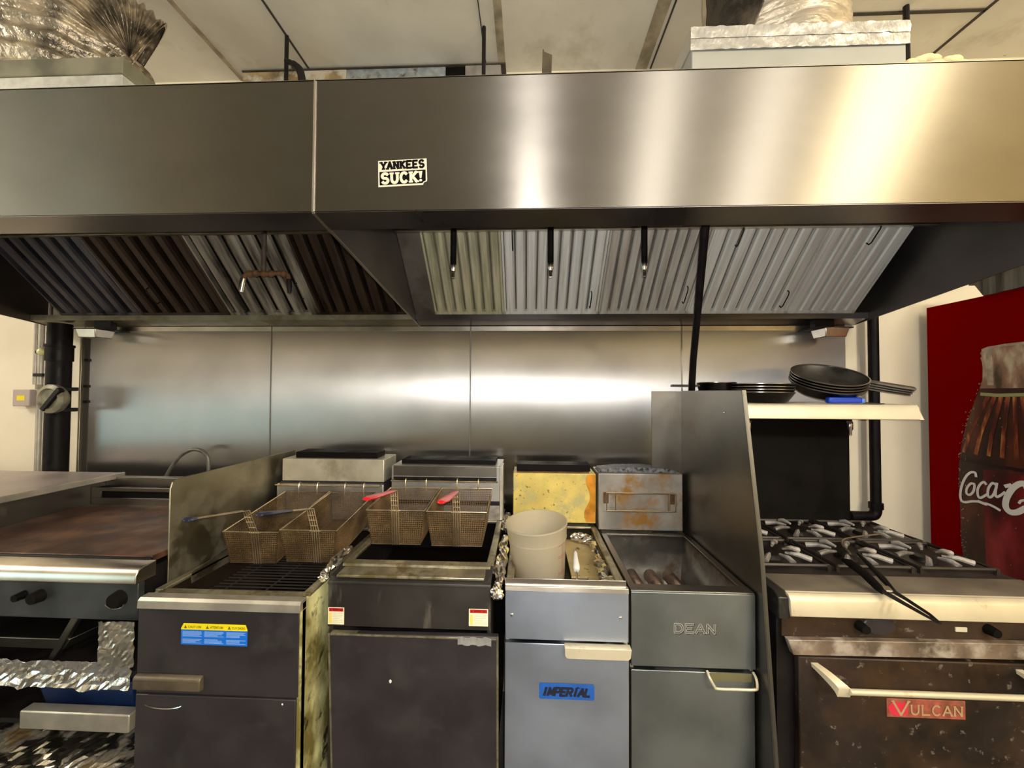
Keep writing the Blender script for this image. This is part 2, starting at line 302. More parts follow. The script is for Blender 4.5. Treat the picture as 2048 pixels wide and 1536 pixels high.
# ---- lettering: strokes laid on a plane (origin, u, v, lifted along n)
def ribbon(mb, pts, w, O, U, V, Nn, lift, k=[0]):
    for i in range(len(pts)-1):
        a = Vector((pts[i][0], pts[i][1])); b_ = Vector((pts[i+1][0], pts[i+1][1])); d = b_-a
        if d.length < 1e-9: continue
        d.normalize(); n = Vector((-d.y, d.x))*w/2; e = d*w*0.28
        k[0] = (k[0]+1) % 40; h = lift+k[0]*4e-6
        q = [a-e+n, a-e-n, b_+e-n, b_+e+n]
        mb.poly([O+U*p.x+V*p.y+Nn*h for p in q])
def arc(cx, cy, rx, ry, a0, a1, n=12):
    return [(cx+rx*math.cos(rad(a0+(a1-a0)*i/n)), cy+ry*math.sin(rad(a0+(a1-a0)*i/n))) for i in range(n+1)]
GL = {'A': [[(0, 0), (.5, 1), (1, 0)], [(.2, .33), (.8, .33)]], 'C': [arc(.52, .5, .48, .5, 45, 315)],
      'D': [[(.08, 0), (.08, 1), (.5, 1)]+arc(.5, .5, .46, .5, 90, -90)+[(.08, 0)]],
      'E': [[(.95, 1), (.1, 1), (.1, 0), (.95, 0)], [(.1, .5), (.75, .5)]], 'I': [[(.5, 0), (.5, 1)]],
      'K': [[(.12, 0), (.12, 1)], [(.95, 1), (.12, .42)], [(.35, .58), (1, 0)]], 'L': [[(.1, 1), (.1, 0), (.95, 0)]],
      'M': [[(0, 0), (.08, 1), (.5, .2), (.92, 1), (1, 0)]], 'N': [[(.08, 0), (.08, 1), (.92, 0), (.92, 1)]],
      'O': [arc(.5, .5, .47, .5, 0, 360, 20)], 'P': [[(.1, 0), (.1, 1), (.6, 1)]+arc(.6, .73, .35, .27, 90, -90)+[(.1, .46)]],
      'R': [[(.1, 0), (.1, 1), (.6, 1)]+arc(.6, .73, .35, .27, 90, -90)+[(.1, .46)], [(.5, .46), (1, 0)]],
      'S': [arc(.5, .74, .42, .26, 30, 180, 8)+arc(.5, .74, .42, .24, 180, 270, 5)+arc(.5, .26, .42, .24, 90, 0, 5)+arc(.5, .26, .42, .26, 0, -150, 8)],
      'U': [[(.08, 1), (.08, .4)]+arc(.5, .4, .42, .4, 180, 360, 10)+[(.92, 1)]], 'V': [[(0, 1), (.5, 0), (1, 1)]],
      'Y': [[(0, 1), (.5, .48), (1, 1)], [(.5, .48), (.5, 0)]], '!': [[(.5, 1), (.5, .35)], [(.5, .10), (.5, .0)]],
      'T': [[(0, 1), (1, 1)], [(.5, 1), (.5, 0)]], 'W': [[(0, 1), (.25, 0), (.5, .8), (.75, 0), (1, 1)]],
      'G': [arc(.52, .5, .48, .5, 45, 330)+[(.95, .48), (.6, .48)]]}
SLAB = {'A': [(0, 0), (1, 0)], 'N': [(.08, 0), (.08, 1), (.92, 1)], 'K': [(.12, 0), (.12, 1), (.95, 1), (1, 0)], 'E': [(.1, 0), (.1, 1)],
        'Y': [(0, 1), (1, 1), (.5, 0)], 'U': [(.08, 1), (.92, 1)], 'L': [(.1, 1)], 'V': [(0, 1), (1, 1)], 'I': [(.5, 0), (.5, 1)]}
def text(mb, s, x, y, w, h, weight, O, U, V, Nn, lift, gap=0.22, slab=0, slant=0, wide=None):
    n = len(s); cw = w/(n+(n-1)*gap)
    for i, ch in enumerate(s):
        if ch not in GL: continue
        x0 = x+i*cw*(1+gap); sc = 0.8 if ch == '!' else 1
        tr = lambda p: (x0+p[0]*cw+slant*p[1]*h, y+p[1]*h)
        for st in GL[ch]: ribbon(mb, [tr(p) for p in st], weight, O, U, V, Nn, lift)
        if slab:
            for p in SLAB.get(ch, []):
                q = tr(p); yy = q[1]+(slab*0.5-weight*0.25 if p[1] == 0 else -slab*0.5+weight*0.25)
                ribbon(mb, [(q[0]-weight*0.62, yy), (q[0]+weight*0.62, yy)], slab, O, U, V, Nn, lift)
UX, UZ, NY = Vector((1, 0, 0)), Vector((0, 0, 1)), Vector((0, -1, 0))
def rect(mb, x0, x1, z0, z1, y, r=0.0):   # flat rectangle facing the room at depth y
    if r <= 0: return mb.poly([(x0, y, z0), (x1, y, z0), (x1, y, z1), (x0, y, z1)])
    pts = []
    for cx, cz, a in ((x1-r, z0+r, -90), (x1-r, z1-r, 0), (x0+r, z1-r, 90), (x0+r, z0+r, 180)):
        pts += [(cx+r*math.cos(rad(a+t)), y, cz+r*math.sin(rad(a+t))) for t in (0, 30, 60, 90)]
    return mb.poly(pts)

# ------------------------------------------------------------------ the room
ZC = 3.315
struct('floor', MB().box(-4.6, 4.6, -6.6, 0.1, -0.1, 0), M_FLOOR)
struct('ceiling', MB().box(-4.6, 4.6, -6.6, 0.1, ZC, ZC+0.1), M_CEIL)
struct('wall_back', MB().box(-4.6, 4.6, 0, 0.1, 0, ZC), M_WALL)
struct('wall_right', MB().box(4.5, 4.6, -6.6, 0, 0, ZC), mat('yellow_wall', (0.80, 0.64, 0.30), 0.7, var=0.04, vscale=3))
struct('wall_front', MB().box(-4.5, 4.5, -6.6, -6.5, 0, ZC), mat('far_wall', (0.15, 0.125, 0.09), 0.7, var=0.2, vscale=2))
wl = MB()
for y0, y1, z0, z1 in ((-6.6, -4.3, 0, ZC), (-2.3, 0, 0, ZC), (-4.3, -2.3, 0, 0.75), (-4.3, -2.3, 1.55, ZC)): wl.box(-4.6, -4.5, y0, y1, z0, z1)
struct('wall_left', wl, M_WALL)
wf = MB()
for y0, y1, z0, z1 in ((-4.3, -4.24, 0.75, 1.55), (-2.36, -2.3, 0.75, 1.55), (-4.3, -2.3, 0.75, 0.81), (-4.3, -2.3, 1.49, 1.55), (-3.32, -3.28, 0.75, 1.55)): wf.box(-4.55, -4.49, y0, y1, z0, z1)
w1 = struct('window_1', wf, M_WHITE)
tag(MB().box(-4.57, -4.56, -4.3, -2.3, 0.75, 1.55).build('window_pane', mat('daylit_pane', (0.3, 0.5, 0.5), 0.2, emit=((0.62, 0.92, 0.95), 4.0)), w1))
# ceiling seams and the dirty edge where the ceiling meets the back wall
seams = [(-1.604, 0.026, M_SEAMTAN), (-1.190, 0.010, M_SEAMDK), (-0.230, 0.005, M_SEAMDK), (-0.145, 0.038, M_SEAMTAN), (0.600, 0.060, M_SEAMTAN), (2.062, 0.014, M_SEAMDK), (0.650, 0.008, M_SEAMDK)]
for i, (x, w, mm) in enumerate(seams): struct('trim_%d' % (i+1), MB().box(x-w/2, x+w/2, -3.0, -0.0, ZC-0.004, ZC), mm)
struct('trim_8', MB().box(1.0, 2.062, -0.27, -0.255, ZC-0.004, ZC), M_SEAMDK)
struct('trim_9', MB().box(-1.56, -0.985, -0.060, 0, 3.0, ZC-0.004), M_BROWNSTAIN)
struct('trim_10', MB().box(-1.56, -0.125, -0.068, 0, ZC-0.010, ZC-0.004), M_SEAMDK)
single(MB().box(-0.983, -0.446, -0.060, 0, 3.02, ZC-0.011), 'wall_patch', M_GALV2, 'grey galvanised sheet patching the wall above the hood, under the ceiling', 'metal sheet')
single(MB().box(-0.444, -0.342, -0.055, 0, 3.02, ZC-0.011), 'dark_opening', M_BLACK, 'black block standing in for a dark wall opening beside the galvanised sheet', 'opening')  # solid block whose black paints the darkness of an opening
single(MB().box(-0.340, -0.150, -0.066, 0, 3.02, ZC-0.011), 'junction_box', mat('dusty_grey', (0.26, 0.24, 0.22), 0.6, var=0.2, vscale=10), 'dusty grey box on the wall behind the second hanger rod', 'box', bevel=0.004)

# ------------------------------------------------------------------ exhaust hoods
YF = -1.03; ZT = 2.425
def zb(y): return 1.925+0.132*(-y)/1.03
S_, N_ = Vector((0, -1, 1)).normalized(), Vector((0, -1, -1)).normalized()
FO = Vector((0, -0.10, 1.972))
def baffle_filter(hood, x0, x1, material, pitch, handles):
    Lh = 0.48; g = 0.006
    P = lambda x, v, n: Vector((x, FO.y, FO.z))+S_*v+N_*n
    mb = MB(); nb = max(3, round((x1-x0-2*g)/pitch)); p = (x1-x0-2*g)/nb
    greasy = pitch > 0.06; sl = 0.30 if greasy else 0.13; dark = []
    for i in range(nb):
        a = x0+g+i*p
        prof = [(a, -0.020), (a+p*sl, -0.020), (a+p*(sl+0.02), -0.003), (a+p*(sl+0.14), 0.003), (a+p*0.80, 0.003), (a+p*0.96, -0.003 if greasy else -0.010), (a+p, -0.020)]
        for k, ((xa, na), (xb, nb_)) in enumerate(zip(prof[:-1], prof[1:])):
            if k == 0: dark.append(len(mb.f))
            mb.poly([P(xa, 0.012, na), P(xb, 0.012, nb_), P(xb, Lh, nb_), P(xa, Lh, na)])
    fo = mb.build('baffle_filter', material, hood)
    fo.data.materials.append(M_BLACK if greasy else M_SLOT)  # slot faces painted dark to give the shade between baffles
    for k in dark: fo.data.polygons[k].material_index = 1
    fr = MB()
    for (xa, xb, va, vb) in ((x0+0.001, x0+0.010, 0, Lh), (x1-0.010, x1-0.001, 0, Lh), (x0, x1, 0, 0.016), (x0, x1, Lh-0.02, Lh)):
        fr.hexa([P(xa, va, -0.020), P(xb, va, -0.020), P(xb, vb, -0.020), P(xa, vb, -0.020)], [P(xa, va, 0.004), P(xb, va, 0.004), P(xb, vb, 0.004), P(xa, vb, 0.004)])
    fr.build('frame', material, fo)
    for (hx, hv) in handles:
        h = MB(); pts = [P(hx, hv-0.042, 0.0), P(hx, hv-0.042, 0.018), P(hx, hv-0.030, 0.024), P(hx, hv+0.030, 0.024), P(hx, hv+0.042, 0.018), P(hx, hv+0.042, 0.0)]
        h.tube(pts, 0.0028, 6).build('handle', M_BLKSTEEL, fo)
    return fo
def hood(label, x0, x1, blank, filters, endmat, left_end=True, right_end=True):
    t = thing('exhaust_hood', label, 'hood', ((x0+x1)/2, -0.5, zb(-0.5)))
    MB().box(x0, x1, YF, YF+0.003, zb(YF), ZT).build('front_panel', M_HOOD, t, 0.0012)
    yi = YF+0.085
    fl_ = MB().prism([(YF, zb(YF)), (yi, zb(yi)), (yi, zb(yi)+0.022), (yi-0.003, zb(yi)+0.022), (yi-0.003, zb(yi)+0.003), (YF, zb(YF)+0.003)], 0, x0+0.002, x1-0.002)
    fl_.build('front_flange', mat('flange_steel', (0.20, 0.185, 0.18), 0.30, 1.0, var=0.15, vscale=4), t)
    MB().box(x0, x1, YF, -0.002, ZT-0.004, ZT).build('top_panel', M_STEELD, t)
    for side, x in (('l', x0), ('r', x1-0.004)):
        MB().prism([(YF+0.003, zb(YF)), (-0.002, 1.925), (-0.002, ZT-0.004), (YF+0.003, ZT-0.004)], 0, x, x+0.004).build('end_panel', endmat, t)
    # grease trough along the wall and top rail that hold the filters
    MB().prism([(-0.002, 1.925), (-0.10, 1.944), (-0.10, 1.974), (-0.096, 1.974), (-0.094, 1.948), (-0.002, 1.930)], 0, x0+0.005, x1-0.005).build('grease_trough', M_STEELD if blank is None else mat('trough_steel', (0.26, 0.245, 0.24), 0.22, 1.0, var=0.1, vscale=4), t)
    MB().prism([(-0.395, 2.268), (-0.43, 2.262), (-0.43, 2.30), (-0.395, 2.30)], 0, x0+0.005, x1-0.005).build('filter_rail', M_RAIL if blank is not None else M_STEELD, t, 0.002)
    MB().prism([(-0.43, 2.30), (YF+0.01, 2.335), (YF+0.01, 2.342), (-0.43, 2.307)], 0, x0+0.005, x1-0.005).build('inner_ceiling', M_HOOD_IN, t)
    if blank:
        P = lambda x, v, n: Vector((x, FO.y, FO.z))+S_*v+N_*n
        MB().hexa([P(blank[0], 0, -0.01), P(blank[1], 0, -0.01), P(blank[1], 0.46, -0.01), P(blank[0], 0.46, -0.01)], [P(blank[0], 0, 0), P(blank[1], 0, 0), P(blank[1], 0.46, 0), P(blank[0], 0.46, 0)]).build('blank_panel', M_HOOD_IN, t)
    for f in filters: baffle_filter(t, *f)
    return t
XP = -0.586
hood_l = hood('long dark stainless hood over the griddle, with brown greasy filters', -2.685, XP-0.001, None,
     [(-2.50, -2.04, M_BAFFLED, 0.072, []), (-2.04, -1.56, M_BAFFLEB, 0.072, [(-1.9, 0.12)]), (-1.56, -1.08, M_BAFFLEM, 0.072, [(-1.13, 0.14)]), (-1.08, -0.60, M_BAFFLEB, 0.072, [])],
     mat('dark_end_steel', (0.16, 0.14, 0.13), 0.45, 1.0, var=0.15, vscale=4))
hood_r = hood('brighter stainless hood over the fryers and stove, with a bumper sticker on its front', XP, 1.677, (XP+0.006, -0.477),
     [(-0.477, -0.121, M_BAFFLEO, 0.052, []), (-0.121, 0.35, M_BAFFLE, 0.052, [(0.305, 0.085), (-0.07, 0.385)]), (0.35, 0.79, M_BAFFLEG, 0.048, [(0.752, 0.11)]),
      (0.79, 1.27, M_BAFFLE, 0.058, [(1.225, 0.085), (0.90, 0.392)]), (1.27, 1.60, M_BAFFLE, 0.055, [(1.45, 0.395)])],
     mat('grey_end_steel', (0.20, 0.185, 0.18), 0.5, 1.0, var=0.12, vscale=4))  # darker grey steel for this hood's end panels
# bright joint bead between the two hoods
MB().box(XP-0.002, XP+0.003, YF-0.004, YF, zb(YF), ZT).build('joint_bead', M_RAIL, hood_r)
MB().prism([(YF, zb(YF)-0.003), (-0.005, 1.922), (-0.005, 1.926), (YF, zb(YF)+0.001)], 0, XP-0.003, XP+0.005).build('joint_bead', M_RAIL, hood_r)
# bumper sticker
yS = YF-0.0012; so = Vector((-0.406, yS, 2.123)); rot = math.atan2(0.005, 0.135)
SU = Vector((math.cos(rot), 0, math.sin(rot))); SV = Vector((-math.sin(rot), 0, math.cos(rot)))
st = MB(); W_, H_ = 0.1335, 0.0715
q = lambda a, b_, l=0: so+SU*a+SV*b_+NY*l
st.poly([q(0, 0), q(0.122, 0), q(0.124, 0.006), q(0.1325, 0.009), q(W_, 0.014), q(W_, H_), q(0.001, H_)])
st.poly([q(0, 0, -0.0009), q(0.001, H_, -0.0009), q(W_, H_, -0.0009), q(W_, 0.014, -0.0009), q(0.1325, 0.009, -0.0009), q(0.124, 0.006, -0.0009), q(0.122, 0, -0.0009)])
sticker = tag(st.build('bumper_sticker', M_PAPER, hood_r), 'cream bumper sticker with black lettering')
bk = MB(); bk.poly([q(0.004, 0.0045, .0003), q(0.121, 0.0045, .0003), q(0.123, 0.008, .0003), q(0.130, 0.011, .0003), q(0.130, 0.041, .0003), q(0.004, 0.041, .0003)])
bk.build('black_band', M_INK, sticker)
lt = MB(); text(lt, 'YANKEES', 0.0090, 0.0480, 0.117, 0.0185, 0.0060, so, SU, SV, NY, .0004, gap=0.34, slab=0.0040); lt.build('lettering', M_INK, sticker)
lt = MB(); text(lt, 'SUCK', 0.0100, 0.0095, 0.0960, 0.0260, 0.0076, so, SU, SV, NY, .0005, gap=0.40, slab=0.0045)
lt.poly([q(0.1140, 0.018, .0006), q(0.1185, 0.018, .0006), q(0.1215, 0.037, .0006), q(0.1115, 0.037, .0006)])
lt.poly([q(0.1162+0.0042*math.cos(a*math.pi/5), 0.0125+0.0034*math.sin(a*math.pi/5), .0006) for a in range(10)])
lt.build('lettering', M_PAPER, sticker)

# fire-suppression drops under the hoods
def drop(x, label):
    t = thing('nozzle_drop', label, 'nozzle pipe', (x, -0.5, 2.04), 'suppression nozzles under the right hood')
    MB().tube([(x, -0.5, 2.088), (x, -0.5, 2.322)], 0.0125, 12).build('pipe', M_PIPE, t)
    n = MB().lathe([(0.0001, 2.038), (0.0075, 2.038), (0.0075, 2.056), (0.010, 2.058), (0.010, 2.066), (0.0125, 2.070), (0.0125, 2.094), (0.0001, 2.094)], Matrix.Translation((x, -0.5, 0)), 12)
    n.build('nozzle', M_CHROME, t)
drop(-0.306, 'dark pipe with a silver nozzle hanging before the olive-stained filter, leftmost of three')
drop(0.090, 'dark pipe with a silver nozzle hanging under the right hood, middle one of three')
drop(0.464, 'dark pipe with a silver nozzle hanging just left of the leaning conduit, third of three')
t = thing('tee_nozzle_pipe', 'rusty tee pipe with two nozzles hanging under the left hood', 'nozzle pipe', (-1.103, -0.5, 1.97))
MB().tube([(-1.103, -0.5, 2.055), (-1.103, -0.5, 2.318)], 0.0095, 10).build('pipe', mat('greasy_pipe', (0.10, 0.075, 0.055), 0.45, 0.3, var=0.3, vscale=20), t)
mb = MB().tube(smoothpath([(-1.19, -0.5, 2.035), (-1.178, -0.5, 2.058), (-1.15, -0.5, 2.063), (-1.103, -0.5, 2.060), (-1.03, -0.5, 2.062), (-1.002, -0.5, 2.055), (-0.994, -0.5, 2.03)], 4), 0.0095, 10)
for c in ((-1.103, 2.061), (-1.16, 2.060), (-1.135, 2.062), (-1.07, 2.061), (-1.015, 2.058)): mb.ball((c[0], -0.5, c[1]), 0.0145, u=10, v=6)
mb.build('tee_bar', M_RUSTB, t)
MB().tube([(-1.189, -0.5, 2.040), (-1.194, -0.5, 2.016), (-1.199, -0.5, 1.985)], [0.0115, 0.0115, 0.008], 10).build('nozzle', M_CHROME, t)
MB().tube([(-0.995, -0.5, 2.035), (-0.992, -0.5, 2.005), (-0.991, -0.5, 1.978)], [0.0105, 0.0105, 0.007], 10).build('nozzle', M_BLKSTEEL, t)
# leaning conduit from the hood down to the shelf
single(MB().tube([(0.590, -0.80, 2.318), (0.611, -0.70, 2.14), (0.735, -0.31, 1.72), (0.772, -0.20, 1.535)], 0.0145, 12), 'leaning_conduit', M_PIPE,
       'long dark conduit slanting from the hood down behind the tall splash guard', 'pipe')
# grease cups
for x0, x1, lb in ((-2.345, -2.235, 'small pale metal cup under the hood at the left end of the backsplash'), (1.418, 1.530, 'small pale metal cup under the hood at the right end of the backsplash')):
    t = thing('grease_cup', lb, 'cup', ((x0+x1)/2, -0.12, 1.845), 'grease cups under the hoods')
    MB().hexa([(x0+0.008, -0.155, 1.845), (x1-0.008, -0.155, 1.845), (x1-0.008, -0.075, 1.845), (x0+0.008, -0.075, 1.845)],
              [(x0, -0.165, 1.890), (x1, -0.165, 1.890), (x1, -0.065, 1.890), (x0, -0.065, 1.890)]).build('cup', M_RAIL, t, 0.004)
    MB().box(x0-0.03, x1+0.03, -0.15, -0.02, 1.890, 1.896).build('bracket', M_BLKSTEEL, t)
    MB().box(x0+0.01, x1-0.01, -0.085, -0.05, 1.896, 1.94).build('hanger', M_BLKSTEEL, t)

# ------------------------------------------------------------------ backsplash sheets
xs = [-2.478, -1.404, -0.307, 0.805, 1.635]
lbs = ['stainless wall sheet behind the griddle, leftmost of four', 'stainless wall sheet behind the two fryers with baskets', 'stainless wall sheet behind the yellowed flue, with the brightest glare', 'stainless wall sheet behind the stove shelf, rightmost of four']
for i in range(4):
    t = thing('backsplash_panel', lbs[i], 'wall panel', ((xs[i]+xs[i+1])/2, -0.006, 0.30), 'stainless sheets on the back wall')
    sh = wobble(40+i)
    MB().box(xs[i]+0.0015, xs[i+1]-0.0015, -0.008, -0.001, 0.30, 1.9235).build('sheet', M_SPLASH, t)
    MB().box(xs[i]-0.0035, xs[i]+0.0035, -0.0105, -0.008, 0.30, 1.9235).build('joint_strip', M_GUARD, t)
    MB().box(xs[i]+0.004, xs[i+1]-0.004, -0.0095, -0.008, 1.900, 1.9235).build('top_strip', M_RAIL, t)
t = thing('corner_trim', 'dull steel edge channel on the wall left of the backsplash', 'trim', (-2.49, -0.02, 0.3))
MB().box(-2.492, -2.480, -0.022, -0.001, 0.30, 1.9).build('channel', M_STEELD, t, 0.002)
MB().box(-2.480, -2.445, -0.0125, -0.0082, 0.30, 1.88).build('flange', mat('dark_flange', (0.09, 0.085, 0.075), 0.5, 0.5), t)
mb = MB()
for z in (1.73, 1.585, 1.50): mb.box(-2.455, -2.432, -0.030, -0.0128, z, z+0.014)
mb.build('clip', M_BLKSTEEL, t)

# ------------------------------------------------------------------ things above the hoods
for x, y, lb in ((-1.190, -0.25, 'black hanger rod over the joint of the hoods'), (-0.217, -0.26, 'black hanger rod in front of the dusty grey box')):
    single(MB().tube([(x, y, ZT), (x, y, ZC)], 0.0095, 8), 'hanger_rod', M_BLKSTEEL, lb, 'rod', 'hood hanger rods')
t = thing('hanger_rod', 'black hanger rod at the right end of the taped duct box', 'rod', (1.690, -0.29, 2.40), 'hood hanger rods')
MB().tube([(1.690, -0.29, 2.36), (1.690, -0.29, ZC)], 0.0115, 8).build('rod', M_BLKSTEEL, t)
MB().box(1.678, 1.72, -0.32, -0.26, 2.37, 2.378).build('bracket', M_BLKSTEEL, t)
mb = MB().prism([(0.045, ZT+0.001), (0.085, ZT+0.001), (0.105, 3.130), (0.062, 3.150)], 1, -0.304, -0.300); mb.prism([(0.045, ZT+0.001), (0.050, ZT+0.001), (0.068, 3.16), (0.062, 3.165)], 1, -0.30, -0.27)
single(mb, 'angle_strap', mat('brown_strap', (0.10, 0.08, 0.05), 0.6, var=0.3, vscale=12), 'brown metal strap standing up behind the hood, between the rods and the taped duct box', 'strap')
single(MB().tube(smoothpath([(-1.16, -0.30, 3.145), (-1.12, -0.30, 3.125), (-1.08, -0.30, 3.06), (-1.07, -0.30, 2.8), (-1.08, -0.30, ZT+0.012)], 5), [0.012]*5+[0.018]*16, 8),
       'cable_end', M_BLKSTEEL, 'short black cable stub curling up beside the hanger rod over the hood joint', 'cable')
# spray foam blobs
mb = MB(); rf = random.Random(3)
for i in range(22):
    x = 1.02+0.150*i/21; mb.ball((x, -0.985+rf.uniform(-0.010, 0.010), ZT+0.018+rf.uniform(0, 0.010)+0.014*math.sin(i*0.3)**2), rf.uniform(0.011, 0.017), (1.5, 1, 0.75), 10, 7)
mb.ball((1.020, -0.985, ZT+0.026), 0.019, u=10, v=7)
single(mb, 'spray_foam', M_FOAM, 'lumpy yellow spray foam along the top edge of the hood, by the taped duct box', 'foam')
# right duct box
t = thing('duct_box', 'pale duct box wrapped in silver tape on the right hood', 'duct box', (0.86, -0.55, ZT))
MB().box(0.526, 1.193, -0.80, -0.25, ZT, 2.690).build('collar', mat('grey_duct_paint', (0.36, 0.36, 0.325), 0.6, 0.1, var=0.06, vscale=5), t, 0.003)
wb = wobble(11)
tp = MB()
for zz0, zz1, off in ((2.715, 2.752, 0.004), (2.678, 2.718, 0.002)):
    def front(u, v, zz0=zz0, zz1=zz1, off=off):
        x = 0.520+0.680*u; z = zz0+(zz1-zz0)*v; return (x, -0.803-off-0.003*abs(wb((x*3, 0, z*4))), z)
    tp.grid(front, 60, 4)
tp.box(0.522, 1.197, -0.8025, -0.247, 2.690, 2.750)
tp.build('foil_tape', M_TAPE, t)
def flex(path, r, mb, rings, amp, seg=36, jit=5):
    P = smoothpath(path, 30); n = len(P); wj = wobble(jit); i0 = len(mb.v); prev = None
    for i, p in enumerate(P):
        tt = (P[min(i+1, n-1)]-P[max(i-1, 0)]).normalized()
        a = tt.cross(Vector((0, 1, 0))).normalized() if prev is None else (prev-tt*prev.dot(tt)).normalized(); prev = a; bb = tt.cross(a)
        for k in range(seg):
            an = 2*math.pi*k/seg
            rr = r+amp*math.sin(2*math.pi*(i/n*rings+k/seg))+amp*0.9*wj((math.cos(an)*0.25, math.sin(an)*0.25, i/n*0.9))
            mb.v.append(p+(a*math.cos(an)+bb*math.sin(an))*rr)
    for i in range(n-1):
        for k in range(seg): mb.f.append([i0+i*seg+k, i0+i*seg+(k+1) % seg, i0+(i+1)*seg+(k+1) % seg, i0+(i+1)*seg+k])
    return mb
mb = flex([(0.955, -0.52, 2.752), (0.955, -0.52, 2.90), (0.95, -0.52, 3.1), (0.94, -0.52, ZC)], 0.232, MB(), 17, 0.006, jit=9)
duct_o = single(mb, 'flexible_duct', M_DUCT2, 'pale crinkled round duct rising from the taped box to the ceiling', 'duct')
wp = MB(); wj = wobble(77)  # added dark shell over the duct's left side, widening upward
def shellf(u, v):
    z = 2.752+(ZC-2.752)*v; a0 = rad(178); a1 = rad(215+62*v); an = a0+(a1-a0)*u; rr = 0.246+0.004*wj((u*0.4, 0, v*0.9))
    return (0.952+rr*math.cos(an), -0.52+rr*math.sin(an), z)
wp.grid(shellf, 24, 24)
wo = wp.build('shell', mat('dark_shell', (0.060, 0.045, 0.032), 0.42, 0.2, var=0.7, vscale=12, bump=('noise', 26, 0.9, 0.02, (1, 1, 0.6))), duct_o); wo['label'] = 'dark crinkled wrap on the left side of the duct'
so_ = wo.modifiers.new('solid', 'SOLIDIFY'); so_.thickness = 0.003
# left duct box and its bent duct
t = thing('duct_box', 'pale duct box with a grimy top edge on the left hood', 'duct box', (-1.8, -0.55, ZT))
MB().box(-2.20, -1.404, -0.80, -0.30, ZT, 2.662).build('collar', M_GALV, t, 0.003)
MB().box(-2.203, -1.401, -0.803, -0.297, 2.662, 2.722).build('top_edge', mat('grimy_edge', (0.20, 0.19, 0.13), 0.6, 0.2, var=0.4, vscale=7), t, 0.003)
c0 = Vector((-1.862, -0.56, 2.723)); pts = []
Rb = 0.115; dirb = Vector((0.55, 0.83, 0)).normalized()
for i in range(8):
    a = rad(i*17); pts.append(c0+dirb*(Rb*(1-math.cos(a)))+Vector((0, 0, Rb*math.sin(a)+0.20)))
pts = [c0]+pts
mb = flex(pts, 0.230, MB(), 26, 0.009, seg=48, jit=21)
single(mb, 'flexible_duct', M_DUCT, 'dark crinkled silver duct bending out of the left box', 'duct')

# ------------------------------------------------------------------ left wall services
t = thing('gas_pipe', 'thick black vertical gas pipe with a grey valve on the left wall', 'pipe', (-2.508, -0.10, 0.3))
MB().tube([(-2.508, -0.10, 0.30), (-2.508, -0.10, 1.925)], 0.047, 20).build('pipe', M_PIPE, t)
v = MB().lathe([(0.0001, 0), (0.062, 0.004), (0.080, 0.02), (0.086, 0.03), (0.086, 0.05), (0.070, 0.058), (0.062, 0.06), (0.055, 0.052), (0.0001, 0.05)],
               Matrix.Translation((-2.425, -0.148, 1.525)) @ Matrix.Diagonal((0.86, 1, 0.86, 1)) @ Matrix.Rotation(rad(90), 4, 'X'), 18)
v.build('valve_body', M_VALVE, t)
MB().hexa([(-2.460, -0.214, 1.475), (-2.442, -0.214, 1.462), (-2.352, -0.214, 1.568), (-2.372, -0.214, 1.582)], [(-2.460, -0.190, 1.475), (-2.442, -0.190, 1.462), (-2.352, -0.190, 1.568), (-2.372, -0.190, 1.582)]).build('valve_bar', M_BLKSTEEL, t, 0.003)
for z in (1.575, 1.465): MB().box(-2.53, -2.435, -0.135, -0.065, z-0.010, z+0.010).build('valve_flange', M_BLKSTEEL, t, 0.003)
mb = MB(); mb.tube([(-2.508, -0.10, 1.725), (-2.508, -0.10, 1.80)], 0.053, 16); mb.tube([(-2.508, -0.10, 1.80), (-2.508, -0.10, 1.812)], 0.057, 16)
mb.tube([(-2.555, -0.12, 1.772), (-2.605, -0.12, 1.772)], 0.011, 8); mb.build('coupling', M_PIPE, t)
MB().ball((-2.552, -0.14, 1.770), 0.02).build('plug', M_OLIVE, t)
for x, r, z0, z1, lb in ((-2.755, 0.010, 1.60, 2.2, 'thin conduit running up from the small grey switch box, left of three'), (-2.722, 0.014, 0.4, 2.2, 'middle and thickest of the three pale conduits on the left wall'), (-2.688, 0.010, 0.4, 2.2, 'pale conduit nearest the thick black pipe')):
    t = thing('conduit', lb, 'conduit', (x, -0.017, z0), 'conduits on the left wall')
    MB().tube([(x, -0.017, z0), (x, -0.017, z1)], r, 10).build('tube', M_CONDUIT, t)
    if r > 0.012:
        MB().box(x-0.022, x+0.034, -0.036, -0.002, 1.645, 1.662).build('strap', M_BLKSTEEL, t)
        MB().tube([(x, -0.017, 1.575), (x, -0.017, 1.60)], 0.019, 10).build('fitting', M_VALVE, t)
t = thing('switch_box', 'small grey electrical box with a yellow label on the left wall', 'electrical box', (-2.785, -0.025, 1.48))
MB().box(-2.838, -2.738, -0.05, -0.001, 1.48, 1.572).build('box', M_GREYPAINT, t, 0.004)
MB().box(-2.812, -2.766, -0.0512, -0.0498, 1.512, 1.538).build('label', M_LBLYEL, t)
MB().tube([(-2.86, -0.025, 1.525), (-2.838, -0.025, 1.525)], 0.006, 8).build('connector', M_CONDUIT, t)
